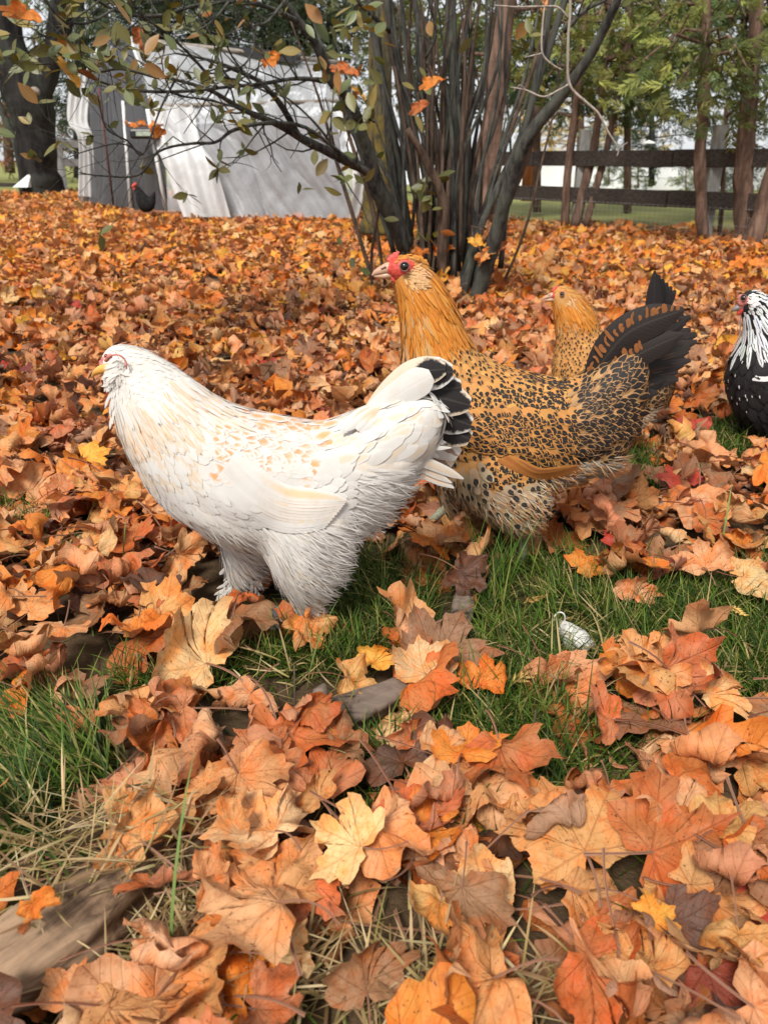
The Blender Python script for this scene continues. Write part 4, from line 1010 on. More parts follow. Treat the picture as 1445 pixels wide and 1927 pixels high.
wg.build('wing', FEATHER_B, b_.root)
tb = Plume()
for k in range(5): b_.feather(tb, [(1620, 700), (1670, 640-k*8), (1690+k*12, 560+k*20)], .06, KB, KB, (.5, .4, .3), surf=False, dy=.003*k)
tb.build('tail', FEATHER_B, b_.root)
b_.blob_part('face', [(1397, 568, 10, -.006, .8), (1404, 566, 9, -.012, .6), (1395, 576, 8, -.002, .9), (1394, 560, 7, 0, .9)], SKINP, .0022)
b_.blob_part('wattle', [(1391, 588, 6, -.002, .7), (1394, 583, 6, -.004, .7)], SKIN, .0022)
b_.beak([(1392, 578, 7.5), (1385, 580, 6), (1379, 583, 4), (1376, 587, 1)], GBEAK)
b_.eye(1401, 561, 5.5, LID, EYE, .004)
e_ = Plume()
for k in range(26):
    x = r_.gauss(1412, 4); y = r_.gauss(566, 4); a = math.radians(r_.gauss(10, 25)); L = r_.uniform(6, 12)
    b_.feather(e_, [(x, y), (x+L*.5*math.cos(a), y+L*.5*math.sin(a)), (x+L*math.cos(a), y+L*math.sin(a))], .005, (.78, .76, .74), WH, (.5, .3, .3), off=.004, off1=.008, n=6)
e_.build('ear_tuft', FEATHER_W, b_.root)
b_.leg([(1500, 830, -.03), (1500, 862, -.03)], [.010, .010], [(3.0, .06), (3.7, .05), (2.4, .05)], DLEG)

t_ = Hen('black_hen', 'small black hen standing at the foot of the greenhouse end wall', 8.35, (272, 402), .8, 'hens walking over the leaves')
t_.body([(258, 352, 5), (262, 360, 7), (268, 374, 12), (274, 384, 15), (281, 384, 12), (288, 372, 6), (291, 362, 3)], [[(272, 388, 7), (271, 398, 3)]], bodymat('black_plumage', (.022, .02, .02), (.008, .008, .008)), .012)
t_.blob_part('comb', [(255, 347, 3.6, 0, 1), (251, 350, 3.2, 0, 1), (253, 356, 2.6, 0, 1)], SKIN, .006)
# ================================================================== MULTI-STEMMED SHRUB
random.seed(21)
def bark_mat(name, c, c2, moss=None, sc=1.0, k=.5, turn=None):
    m = NT(name, .85, .15); p = m.obj()
    if turn is not None:            # grain along a lying direction instead of upwards
        dv = Vector(turn).normalized(); uv_ = Vector((-dv.y, dv.x, 0)).normalized()
        def dot(q):
            n = m.t.nodes.new('ShaderNodeVectorMath'); n.operation = 'DOT_PRODUCT'; m.put(n.inputs[0], p); n.inputs[1].default_value = q; return n.outputs['Value']
        p = m.comb(dot(uv_), m.sep(p)[2], dot(dv))
    v = m.vmul(p, (26*sc, 26*sc, 5*sc)); f = m.noise(v, 1.0, 6, .65, .4); g = m.noise(p, 4*sc, 4, .6); q = m.noise(m.vmul(p, (8*sc, 8*sc, 60*sc)), 1.0, 3, .5)
    col = m.mix(m.ss(f, .35, .65), c2, c); col = m.mix(m.m('MULTIPLY', m.ss(q, .5, .7), .3), col, c2)
    if moss: col = m.mix(m.m('MULTIPLY', m.ss(g, .45, .6), k), col, moss)
    m.col(col); m.bump(f, .8, .01*1/sc); return m.mat
STEM = bark_mat('grey_bark', (.085, .078, .068), (.020, .019, .018), (.085, .095, .07), 1.7, .4)
STEMR = bark_mat('brown_bark', (.13, .085, .06), (.045, .03, .022), None, 1.5)
PALE = bark_mat('pale_twig_bark', (.42, .36, .30), (.22, .18, .15), None, 3)
def P3(pts, y0, y1=None, wpx=None):
    """(px,py[,w]) -> smooth 3D points and radii; depth runs from y0 to y1"""
    y1 = y0 if y1 is None else y1; Q = catmull(pts, 5); n = len(Q); L = [0]
    for i in range(1, n): L.append(L[-1]+math.hypot(Q[i][0]-Q[i-1][0], Q[i][1]-Q[i-1][1]))
    C, R = [], []
    for i, q in enumerate(Q):
        Y = y0+(y1-y0)*L[i]/L[-1]; C.append(at(q[0], q[1], Y)); R.append(max(.0012, q[2]*.37*mpp(q[0], q[1], Y)))
    return C, R
BY = 3.95
gb = ground(862, 562)
bush = empty('shrub', (gb.x, gb.y, gb.z)); tag(bush, 'large multi-stemmed grey shrub with arching leafy branches in the middle of the yard', 'shrub')
STEMS = [([(893, 568, 40), (925, 470, 38), (952, 370, 36), (990, 265, 34), (1055, 180, 30), (1115, 95, 24), (1180, -40, 20)], 3.8, 3.3, STEM),
         ([(868, 566, 24), (885, 500, 22), (905, 425, 20), (948, 330, 20), (990, 230, 19), (1015, 120, 18), (1045, -40, 17)], 3.9, 3.9, STEM),
         ([(848, 550, 34), (842, 440, 30), (850, 330, 30), (856, 200, 28), (850, 80, 27), (846, -40, 26)], 4.0, 4.1, STEM),
         ([(826, 545, 32), (806, 430, 32), (778, 330, 30), (760, 200, 26), (737, 60, 25), (725, -40, 24)], 4.0, 4.0, STEM),
         ([(764, 462, 44), (735, 400, 46), (708, 345, 42), (690, 275, 26), (662, 195, 24), (622, 150, 24), (598, 90, 22), (562, 40, 20), (510, -30, 18)], 3.9, 3.4, STEM),
         ([(836, 560, 26), (832, 470, 24), (834, 380, 24), (800, 300, 20), (766, 243, 16)], 3.85, 3.7, STEMR),
         ([(776, 480, 22), (750, 320, 22), (722, 170, 20), (700, 40, 19), (690, -40, 18)], 4.1, 4.1, STEM),
         ([(908, 555, 18), (936, 430, 18), (965, 320, 18), (1002, 190, 17), (1040, 70, 18), (1075, -40, 17)], 4.1, 4.1, STEM),
         ([(932, 566, 8), (985, 440, 7), (1018, 310, 6), (1045, 190, 5), (1060, 60, 4)], 3.9, 3.8, STEMR),
         ([(880, 560, 16), (925, 450, 22), (985, 300, 24), (1010, 200, 22)], 4.05, 4.0, STEMR),
         ([(856, 470, 22), (830, 330, 20), (800, 200, 18), (790, 60, 16), (770, -40, 15)], 4.2, 4.3, STEM),
         ([(700, 545, 8), (700, 470, 8), (712, 380, 7), (700, 250, 6)], 3.9, 3.8, STEMR)]
for pts, a, b, mt in STEMS:
    C, R = P3(pts, a, b); m_ = MB(); m_.tube(C, R, 12, lump=.18, seed=random.random()*50); m_.build('stem', mt, bush)
for i in range(84):
    x0 = random.gauss(830, 50); x1 = x0+random.gauss(0, 55)+(x0-830)*.9; y0 = random.uniform(470, 560)
    y1 = random.uniform(-40, 260) if i % 2 else -40
    C, R = P3([(x0, y0, random.uniform(5, 17)), (x0*.7+x1*.3+random.gauss(0, 8), y0*.62+y1*.38, random.uniform(6, 13)), (x0*.3+x1*.7+random.gauss(0, 10), y0*.3+y1*.7, random.uniform(5, 11)), (x1, y1, 4)], random.uniform(3.8, 4.3), random.uniform(3.8, 4.4))
    m_ = MB(); m_.tube(C, R, 7, lump=.15, seed=i); m_.build('stem', STEM if i % 3 else STEMR, bush)
# boughs reaching to the left
TIPS = []
BOUGHS = [([(712, 335, 26), (650, 300, 26), (585, 270, 22), (520, 232, 17), (455, 205, 13), (400, 172, 10), (330, 150, 7), (270, 140, 5)], 3.8, 3.0),
          ([(565, 262, 17), (530, 200, 16), (490, 155, 12), (440, 130, 11), (390, 112, 7), (330, 100, 5)], 3.6, 3.1),
          ([(700, 330, 18), (650, 295, 10), (575, 240, 9), (500, 232, 10), (440, 245, 9), (405, 268, 8), (360, 270, 7), (300, 285, 6), (260, 330, 5), (185, 330, 4), (150, 325, 3)], 3.6, 2.7),
          ([(612, 152, 15), (560, 148, 10), (490, 158, 9), (420, 165, 8), (340, 172, 8), (250, 170, 7), (180, 150, 6), (120, 122, 5), (60, 120, 4), (5, 105, 3)], 3.5, 2.5),
          ([(560, 40, 14), (500, 12, 10), (430, 4, 8), (370, 10, 8), (310, 28, 8), (260, 30, 8), (215, 18, 7), (180, 0, 6), (130, -20, 5)], 3.4, 2.6),
          ([(545, -10, 9), (505, 40, 7), (480, 50, 6), (478, 90, 6), (455, 125, 5), (410, 128, 4), (340, 160, 3)], 3.3, 2.9),
          ([(215, 18, 7), (170, 42, 6), (128, 46, 6), (92, 70, 5), (60, 52, 3)], 2.7, 2.4),
          ([(128, 46, 5), (100, 20, 4), (78, -10, 4)], 2.5, 2.4), ([(128, 46, 4), (180, 8, 4), (200, -10, 3)], 2.5, 2.5),
          ([(410, 165, 7), (360, 105, 7), (310, 60, 6), (270, 30, 5), (240, -10, 4)], 3.1, 2.8),
          ([(300, 148, 5), (230, 130, 6), (180, 135, 5), (155, 110, 4), (150, 60, 3)], 2.8, 2.5),
          ([(330, 150, 6), (300, 210, 5), (270, 290, 5), (240, 265, 5), (200, 240, 4), (185, 180, 3)], 2.9, 2.6),
          ([(270, 290, 4), (225, 270, 4), (160, 285, 3), (120, 300, 2)], 2.7, 2.6),
          ([(455, 205, 6), (400, 190, 5), (340, 180, 5), (280, 160, 4)], 3.1, 3.0), ([(560, 148, 5), (520, 90, 4), (470, 80, 4), (400, 60, 3)], 3.4, 3.2),
          ([(735, 60, 12), (690, 20, 10), (650, -20, 8)], 3.9, 3.7), ([(800, 110, 8), (820, 60, 7), (800, -20, 5)], 3.8, 3.7), ([(1060, 60, 12), (1100, 20, 10), (1140, 0, 6)], 3.6, 3.6),
          ([(640, 295, 8), (600, 240, 6), (560, 200, 5), (520, 170, 4)], 3.6, 3.4), ([(705, 230, 5), (660, 210, 4), (640, 250, 3)], 3.6, 3.4),
          ([(430, 4, 6), (400, 40, 5), (360, 60, 4), (345, 30, 3)], 3.1, 3.0)]
def twigs(C, R, depth, ang_spread=1.0, dens=1.0):
    """side twigs off a bough given as 3D points"""
    n = len(C)
    for i in range(3, n, 2):
        if random.random() > dens: continue
        base = C[i]; d = (C[i]-C[i-1]).normalized(); side = Vector((random.gauss(0, .6), random.gauss(0, .45), random.gauss(.15, .7)))
        e = (d*.7+side).normalized(); L = random.uniform(.10, .34)*(1.0 if depth == 0 else .6)
        pts = [base]; cur = Vector(base)
        for k in range(4):
            e = (e+Vector((random.gauss(0, .22), random.gauss(0, .2), random.gauss(.03, .22)))).normalized(); cur = cur+e*L/4; pts.append(cur)
        r0 = min(R[i]*.5, .0045); m_.tube(pts, [r0, r0*.85, r0*.7, r0*.55, r0*.4], 5, cap=False)
        TIPS.append((pts[-1], e)); 
        if random.random() < .6: TIPS.append((pts[2], e))
        if depth == 0 and random.random() < .7: twigs(pts, [r0]*5, 1, dens=.6)
for pts, a, b in BOUGHS:
    C, R = P3(pts, a, b); m_ = MB(); m_.tube(C, R, 8, lump=.2, seed=random.random()*50)
    twigs(C, R, 0, dens=1.0); m_.build('branch', STEM, bush)
# foliage: oval leaves of olive, grey-green, yellow and rusty colour
def oval(name, lst, parent, mat_, label=None):
    """lst: position, direction, normal, length, width, colour"""
    A = lambda i: np.array([tuple(q[i]) for q in lst]); n = len(lst); pr = np.array([.12, .62, .95, 1.0, .85, .5, .03])
    V, F, At = quills(A(0), A(1), A(2), [q[3] for q in lst], [q[4] for q in lst], np.zeros(n), np.full(n, .12), np.full(n, .22), A(5), A(5), np.tile((.5, .5, .5), (n, 1)), prof=pr, camber=-.12)
    return npmesh(name, V, F, mat_, parent, attrs={'fuv': At['fuv'], 'lcol': At['fcol']})
def shrubleaf():
    m = NT('shrub_leaf', .45, .4); c = m.attr('lcol').outputs['Color']; X = m.sep(m.attr('fuv').outputs['Vector']); u = m.m('ABSOLUTE', X[0]); p = m.pos()
    rib = m.m('SUBTRACT', 1, m.ss(u, .02, .10)); sv = m.m('FRACT', m.m('MULTIPLY', m.m('SUBTRACT', X[1], m.m('MULTIPLY', u, .22)), 7)); sv = m.m('SUBTRACT', 1, m.ss(sv, .04, .16))
    n = m.noise(p, 40, 4, .6); k = m.mix(m.m('MULTIPLY', m.ss(n, .5, .7), .5), c, (.16, .09, .02)); k = m.mix(m.m('MULTIPLY', m.m('MAXIMUM', rib, m.m('MULTIPLY', sv, .5)), .4), k, m.mix(.5, c, (.4, .38, .2)))
    k = m.mix(m.m('MULTIPLY', m.back(), .4), k, (.17, .19, .08)); m.col(k); m.translucent(k, .22); return m.mat
SHL = shrubleaf()
SC_ = [((.085, .090, .012), 32), ((.14, .105, .014), 30), ((.12, .14, .06), 6), ((.26, .15, .02), 12), ((.36, .11, .02), 6), ((.08, .11, .03), 14)]
lst = []
for (p, e) in TIPS:
    px, py = project(p); dn = 1.0 if px < 480 else .55
    if py > 300: dn *= .5
    if random.random() > dn*.42: continue
    for k in range(random.choice([1, 2, 3, 4, 5])):
        d = Vector((random.gauss(0, 1), random.gauss(0, 1), random.gauss(.25, .8))) + e*.8; d.normalize(); nn = Vector((random.gauss(0, .6), random.gauss(-.5, .5), random.gauss(.7, .5))); nn = (nn-d*nn.dot(d)).normalized()
        L = random.uniform(.030, .072); c = random.choices([a for a, _ in SC_], [b for _, b in SC_])[0]
        lst.append((p, d, nn, L, L*random.uniform(.40, .52), jit(c, .2)))
for (cx, cy, sx, sy, n, Y) in ((660, 165, 35, 50, 26, 3.4), (640, 45, 40, 25, 20, 3.5), (655, 235, 30, 40, 14, 3.4), (800, 150, 70, 70, 8, 3.6), (800, 360, 26, 14, 12, 3.7), (810, 430, 30, 20, 8, 3.7), (630, 330, 35, 15, 9, 3.5), (720, 480, 60, 40, 6, 3.8), (150, 60, 130, 45, 34, 2.6), (120, 110, 90, 22, 30, 2.6), (250, 120, 90, 35, 30, 2.8), (690, 20, 40, 30, 14, 3.7), (1015, 80, 20, 20, 6, 3.7)):
    for _ in range(n):
        p = at(random.gauss(cx, sx), random.gauss(cy, sy), Y+random.uniform(-.15, .25)); d = Vector((random.gauss(0, 1), random.gauss(0, .7), random.gauss(.1, .8))).normalized(); nn = Vector((random.gauss(0, .6), random.gauss(-.6, .5), random.gauss(.6, .5))); nn = (nn-d*nn.dot(d)).normalized()
        L = random.uniform(.05, .09)*(1 if Y > 3 else .8); c = random.choices([a for a, _ in SC_], [b for _, b in SC_])[0]; lst.append((p, d, nn, L, L*random.uniform(.40, .55), jit(c, .2)))
tag(oval('foliage', lst, bush, SHL), kind='stuff')
# maple leaves caught in the shrub
rc = random.Random(4)
for (px, py, Y, s, c, lab) in ((48, 20, 2.4, .060, 'orange', 'orange maple leaf hanging caught in the shrub at the top left'), (140, 138, 2.5, .05, 'yellow', "golden maple leaf caught on the shrub's lowest left twig"),
                               (655, 128, 3.4, .065, 'rust', 'rust leaf caught upright beside the thick arching stem'), (815, 148, 3.6, .07, 'orange', 'orange leaf caught between the shrub stems near the top'),
                               (790, 195, 3.6, .055, 'rust', 'rust leaf hanging between the middle shrub stems'), (680, 175, 3.4, .04, 'yellow', 'small yellow leaf caught among green shrub leaves'),
                               (270, 70, 2.8, .045, 'rust', 'rust leaf caught in the upper left shrub twigs'), (300, 243, 3.0, .04, 'orange', 'orange leaf caught low on a left shrub bough'), (505, 108, 3.2, .05, 'orange', 'orange leaf lodged in the shrub bough over the greenhouse roof')):
    o = put_leaf(FLAT_ME[rc.choice([2, 3, 4])], at(px, py, Y), s, rotm(rc.uniform(2, 4), rc.uniform(.9, 1.5), rc.uniform(-.4, .4)), PAL[c], lab); o['group'] = 'maple leaves caught in the shrub'
for k in range(26):
    px = rc.gauss(860, 62); py = rc.uniform(425, 560); st = rc.choice(['rust', 'brown', 'orange', 'tan', 'yellow'])
    o = put_leaf(FLAT_ME[rc.choice([2, 3, 4, 5])], at(px, py, 3.75+rc.uniform(-.1, .4)), rc.uniform(.06, .085), rotm(rc.uniform(0, 6), rc.uniform(.6, 1.4), rc.uniform(-1, 1)), jit(PAL[st], .15), uniq(f"{st} maple leaf wedged between the shrub stems near the ground", px, py, ["on the left side of the clump" if px < 820 else "on the right side of the clump" if px > 900 else "in the middle of the clump", "the higher one" if py < 490 else "the lower one", "the largest of them", "close behind the thickest stem", "beside the brown middle stem", "touching the ground"])); o['group'] = 'maple leaves caught in the shrub'
# pale bare branch hanging in front of the stems
pb = at(1070, -60, 3.0); hang = empty('bare_branch', pb); tag(hang, 'thin pale bare branch hanging in front of the shrub stems', 'branch')
for nm, L in (('branch', [[(1074, -60, 8), (1072, 20, 7.5), (1068, 90, 7), (1071, 158, 7), (1102, 192, 6.5), (1124, 212, 6), (1142, 245, 5), (1162, 280, 4), (1160, 294, 3)]]),
              ('twig', [[(1071, 158, 5), (1050, 170, 4), (1022, 182, 4.5), (990, 170, 4), (960, 164, 3)]]), ('twig', [[(1070, 35, 5), (1050, 14, 4.5), (1020, 12, 4.5), (970, 13, 4), (930, 10, 3)]]),
              ('twig', [[(1024, 14, 4.5), (1020, 50, 5), (1020, 100, 5), (1040, 122, 4), (1058, 132, 3)]]), ('twig', [[(1020, 100, 3.5), (1005, 104, 3.5), (990, 107, 2.5)]]),
              ('twig', [[(1162, 280, 3), (1180, 268, 2)]]), ('twig', [[(990, 170, 2.5), (978, 160, 2), (966, 172, 1.5)]])):
    m_ = MB()
    for l in L:
        C, R = P3(l, 3.0); m_.tube(C, R, 7, lump=.25, seed=3)
    m_.build(nm, PALE, hang)
# ================================================================== BACKGROUND
random.seed(33); rng = np.random.default_rng(33)
CG = 'cedar trees along the right fence'
CEDAR = bark_mat('cedar_bark', (.20, .125, .09), (.07, .042, .03), None, .8)
DARKB = bark_mat('dark_bark', (.030, .027, .025), (.008, .007, .007), (.07, .075, .06), .5, .3)
MOSSB = bark_mat('mossy_bark', (.10, .085, .045), (.035, .03, .018), (.15, .105, .018), 2.2, .7)
def leafm(name, tr=.25):
    m = NT(name, .6, .25); c = m.attr('lcol').outputs['Color']; m.col(c); m.translucent(c, tr); return m.mat
FOL = leafm('tree_foliage', .3)
def sprays(lst, name, parent, flat=True):
    """lst: pos, dir, normal, size, colour ; each a fan of small pointed leaflets"""
    VS, FS, CS = [], [], []; b = 0
    for (p, d, n, s, c, k) in lst:
        p = np.array(p); d = np.array(d); n = np.array(n); u = np.cross(n, d)
        for i in range(k):
            t = (i+1)/k; sg = 1 if i % 2 else -1; a = sg*random.uniform(.45, .95); o = p+d*s*t*.8 + n*random.uniform(-.04, .04)*s
            e = d*math.cos(a)+u*math.sin(a)+n*random.uniform(-.35, .25); L = s*random.uniform(.24, .46)*(1.15-t*.6); w = L*random.uniform(.08, .14); f = np.cross(n, e)*w
            VS.append([o, o+e*L*.45+f, o+e*L, o+e*L*.45-f]); FS.append([b, b+1, b+2, b+3]); b += 4
            g = random.uniform(.75, 1.25); CS.append([(c[0]*g, c[1]*g, c[2]*g, 1)]*4)
    return npmesh(name, np.array(VS).reshape(-1, 3), np.array(FS), FOL, parent, attrs={'lcol': np.array(CS).reshape(-1, 4)}, smooth=False)
def tree(name, label, trunk, y0, mat_, clumps, cols, spray=.19, k=22, group=None, y1=None, cat='tree', limbs=True):
    """trunk: list of (px,py,w); clumps: (px,py,sx,sy,Y,sY,n) spray clouds"""
    C, R = P3(trunk, y0, y1); base = C[0]; root = empty(name, (base.x, base.y, base.z)); tag(root, label, cat, group)
    m_ = MB(); m_.tube(C, R, 12, lump=.22, seed=random.random()*40); m_.build('trunk', mat_, root)
    lst = []; br = MB()
    for (px, py, sx, sy, Y, sY, n) in clumps:
        nb = max(1, n//14)
        for b in range(nb):
            cx, cy = random.gauss(px, sx), random.gauss(py, sy); Yb = Y+random.uniform(-sY, sY); c0 = at(cx, cy, Yb)
            if limbs:
                q = min(C, key=lambda z: abs(z.z-(c0.z+.15))); mid = (q+c0)/2+Vector((0, 0, .12)); br.tube([q, mid, c0], [.016, .011, .004], 5, cap=False)
                hd = (c0-q); hd.z = 0; hd = hd.normalized() if hd.length > .05 else Vector((1, 0, 0))
            else: hd = Vector((random.gauss(0, 1), random.gauss(0, 1), 0)).normalized()
            shade = random.uniform(.6, 1.25); cc = random.choice(cols); cc = tuple(v*shade for v in cc)
            for j in range(14):
                if group in (CG, 'tall conifers across the back') and project(c0)[1] > 222+random.uniform(-20, 20): continue
                p = c0+Vector((random.gauss(0, .20), random.gauss(0, .20), random.gauss(0, .13)))*(spray/.2)
                d = (hd*.8+Vector((random.gauss(0, .55), random.gauss(0, .55), random.gauss(-.35, .35)))).normalized(); nn = Vector((random.gauss(0, .5), random.gauss(-.3, .5), random.gauss(.6, .5))); nn = (nn-d*nn.dot(d)).normalized()
                lst.append((p, d, nn, spray*random.uniform(.7, 1.3), jit(cc, .15), k))
    if br.v: br.build('limb', mat_, root)
    if lst: sprays(lst, 'crown', root)
    return root
GREEN = [(.15, .17, .035), (.20, .22, .048), (.08, .11, .028), (.26, .27, .075)]
DGREEN = [(.035, .055, .022), (.055, .075, .03), (.08, .09, .03), (.03, .045, .02)]
# trees of the hedge row on the right
CG = 'cedar trees along the right fence'
tree('cedar_tree', 'cedar with thin straight trunk, leftmost of the cluster by the fence', [(1062, 430, 22), (1068, 330, 20), (1080, 220, 18), (1095, 100, 16), (1105, -60, 14)], 8.1, CEDAR, [(1090, 150, 60, 50, 8.1, .6, 120), (1010, 240, 40, 30, 8.3, .5, 30), (1080, 40, 70, 40, 8.1, .6, 110)], GREEN, group=CG)
tree('cedar_tree', 'cedar trunk second in the cluster, leaning slightly right beside the fence post', [(1080, 428, 24), (1100, 350, 22), (1118, 270, 20), (1135, 150, 18), (1150, -60, 16)], 8.0, CEDAR, [(1160, 120, 60, 50, 8.0, .6, 130), (1180, 180, 50, 22, 8.0, .5, 50)], GREEN, group=CG)
tree('cedar_tree', 'cedar trunk leaning right, rightmost of the cluster by the fence post', [(1100, 426, 20), (1125, 340, 18), (1150, 240, 17), (1172, 120, 15), (1195, -60, 14)], 7.9, CEDAR, [(1230, 60, 60, 50, 7.9, .6, 130), (1240, 140, 50, 30, 7.9, .5, 70)], GREEN, group=CG)
tree('cedar_tree', 'straight brown cedar trunk standing just left of the right fence post', [(1325, 462, 32), (1318, 380, 28), (1316, 290, 28), (1325, 180, 26), (1328, 60, 22), (1330, -60, 20)], 6.6, CEDAR, [(1300, 90, 70, 60, 6.6, .6, 150), (1290, 190, 50, 35, 6.6, .5, 60), (1360, 180, 40, 30, 6.5, .5, 40), (1385, 130, 30, 40, 6.5, .4, 50)], GREEN, group=CG)
tree('cedar_tree', 'thin cedar trunk just right of the right fence post', [(1352, 445, 12), (1358, 380, 12), (1362, 290, 11), (1366, 200, 10)], 7.2, CEDAR, [(1370, 230, 30, 25, 7.2, .4, 20)], GREEN, group=CG)
tree('cedar_tree', 'thick dark cedar trunk near the right edge', [(1400, 460, 56), (1398, 380, 46), (1400, 290, 44), (1412, 150, 36), (1430, -60, 30)], 6.7, CEDAR, [(1420, 40, 50, 50, 6.7, .6, 90), (1430, 200, 30, 50, 6.7, .5, 50)], GREEN, group=CG)
tree('cedar_tree', 'cedar trunk leaning right out of the frame at the right edge', [(1408, 466, 48), (1430, 410, 44), (1452, 340, 42), (1490, 200, 36), (1530, 20, 30)], 6.4, CEDAR, [(1450, 250, 40, 30, 6.4, .4, 20)], GREEN, group=CG)
tree('cedar_tree', 'thick reddish brown cedar trunk rising behind the shrub', [(900, 475, 66), (908, 400, 64), (920, 280, 62), (938, 140, 56), (955, -60, 50)], 6.2, CEDAR, [(960, 60, 60, 40, 6.6, .5, 60), (880, 120, 50, 50, 6.8, .5, 50), (900, 20, 60, 30, 6.6, .5, 50)], GREEN, group='trees behind the shrub')
tree('mossy_tree', 'tree trunk covered in yellow green moss, directly behind the shrub', [(712, 440, 98), (712, 400, 82), (712, 330, 72), (715, 200, 64), (718, 60, 58), (720, -60, 54)], 6.4, MOSSB, [(660, 40, 60, 40, 7.5, .5, 50), (760, 60, 50, 40, 7.5, .5, 40)], DGREEN, group='trees behind the shrub')
tree('dark_tree', 'big black barked tree standing left of the greenhouse', [(78, 366, 104), (72, 320, 96), (66, 240, 100), (50, 170, 116), (20, 90, 90), (0, -40, 76)], 12.2, DARKB, [(60, -20, 50, 20, 12, .5, 20)], DGREEN, group='trees left of the greenhouse')
fork = MB(); C, R = P3([(72, 190, 60), (92, 130, 56), (112, 60, 60), (125, -60, 58)], 12.2); fork.tube(C, R, 12, lump=.2, seed=9)
dt = [o for o in COL.objects if o.name.startswith('dark_tree')][0]; fork.build('trunk_fork', DARKB, dt)
kn = MB(); C, R = P3([(58, 176, 14), (66, 172, 22), (75, 175, 12)], 11.75); kn.tube(C, R, 10); kn.build('knot', simple('cut_knot', (.30, .25, .20), .8), dt)
tree('leaning_tree', 'slim grey leaning trunk at the far left edge', [(48, 340, 22), (30, 270, 18), (5, 210, 16), (-40, 120, 14)], 14, STEM, [(-20, 150, 40, 60, 14, .5, 30)], [(.16, .14, .04), (.20, .08, .03)], group='trees left of the greenhouse')
# dark conifers behind the greenhouse
CL = [('tall dark conifer behind the left end of the greenhouse', 190, 15.5), ('tall dark conifer behind the greenhouse, second from the left', 300, 15.0), ('tall dark conifer behind the middle of the greenhouse roof', 410, 16.0),
      ('tall dark conifer behind the greenhouse, above its right half', 520, 15.2), ('tall dark conifer behind the right end of the greenhouse', 620, 15.8)]
for lab, x, Y in CL:
    gx = ground(x, 355); tree('conifer', lab, [(x, 345, 34), (x+4, 200, 30), (x+6, -80, 24)], Y, DARKB, [(x, 20, 62, 48, Y, 1.0, 420), (x, 130, 50, 60, Y+.6, .6, 200), (x+10, 230, 44, 40, Y+.6, .6, 90)], DGREEN, spray=.34, k=18, group='conifers behind the greenhouse')
tree('conifer', 'dark conifer beyond the left edge of the yard', [(150, 335, 30), (150, 200, 26), (150, -80, 22)], 19, DARKB, [(140, 150, 30, 90, 19, 1, 260), (20, 160, 50, 80, 19, 1, 180)], DGREEN, spray=.36, k=18, group='trees left of the greenhouse')
tree('oak_tree', 'tree with brown and reddish autumn foliage at the far left', [(20, 325, 26), (15, 240, 22), (10, 100, 18)], 23, CEDAR, [(20, 240, 50, 45, 23, 1.5, 330), (90, 260, 50, 40, 24, 1.5, 200)], [(.22, .11, .04), (.10, .11, .03), (.16, .12, .04), (.26, .08, .04)], spray=.34, k=18, group='trees left of the greenhouse')
for lab, x, Y in (('dark conifer standing left of the leaning grey trunk, outermost', -420, 17), ('dark conifer at the left beyond the lawn edging', -180, 19), ('dark conifer right of the fence end, beyond the frame', 1720, 15), ('dark conifer far right beyond the rail fence', 2050, 16)):
    tree('conifer', lab, [(x, 345, 34), (x+4, 200, 30), (x+6, -80, 24)], Y, DARKB, [(x, 40, 70, 70, Y, 1.0, 260), (x, 180, 60, 60, Y+.6, .6, 160)], DGREEN, spray=.36, k=16, group='conifers at the sides of the yard')
# trees beyond the right fence
tree('yellow_tree', 'golden leaved tree beyond the fence behind the orange pole', [(1090, 320, 20), (1092, 240, 16), (1096, 120, 12)], 24, CEDAR, [(1090, 235, 70, 30, 24, 1.5, 420), (1010, 190, 30, 30, 24, 1, 120)], [(.50, .33, .05), (.42, .30, .07), (.36, .30, .10)], spray=.34, k=18, group='trees beyond the fence')
tree('spruce_tree', 'blue grey spruce beyond the fence between the cedar trunks', [(1225, 350, 16), (1225, 260, 14), (1226, 150, 10)], 18, DARKB, [(1225, 200, 34, 30, 18, .6, 170), (1225, 270, 55, 30, 18, .7, 260), (1260, 320, 60, 14, 18, .6, 140)], [(.08, .10, .085), (.11, .14, .12), (.06, .08, .06)], spray=.28, k=15, group='trees beyond the fence')
tree('spruce_tree', 'grey green spruce beyond the fence near the right edge', [(1400, 360, 16), (1400, 260, 14), (1400, 150, 10)], 19, DARKB, [(1390, 230, 60, 60, 19, .6, 380), (1440, 300, 40, 40, 19, .6, 120)], [(.08, .11, .07), (.12, .14, .09), (.06, .08, .05)], spray=.28, k=15, group='trees beyond the fence')
for lab, x, y in (('low dark conifer shrub beyond the fence, left one', 1145, 318), ('low dark conifer shrub beyond the fence, in front of the spruce', 1200, 325), ('low yellow green shrub beyond the fence near the right post', 1290, 335)):
    tree('conifer_shrub', lab, [(x, y+28, 5), (x, y+5, 4), (x, y-25, 2)], 15.5, CEDAR, [(x, y, 13, 12, 15.5, .15, 70)], [(.07, .10, .03), (.12, .15, .04)], spray=.16, k=18, limbs=False, cat='shrub', group='low shrubs beyond the fence')
# canopy over the right, where the sky shows through
for lab, x, y, Y in (('tall conifer whose upper boughs fill the top right corner', 1400, 20, 9.5), ('tall conifer behind the hanging bare branch', 1180, 20, 11.0), ('tall conifer behind the shrub stems', 850, 60, 11.5), ('tall conifer between the shrub and the cedar cluster', 1010, 90, 10.5)):
    tree('tall_conifer', lab, [(x, 400, 20), (x, 200, 18), (x, -80, 14)], Y, CEDAR, [(x, y, 85, 65, Y, .9, 520), (x, y+120, 70, 45, Y, .8, 190)], DGREEN+[(.09, .12, .03), (.12, .14, .035)], spray=.26, k=18, group='tall conifers across the back')

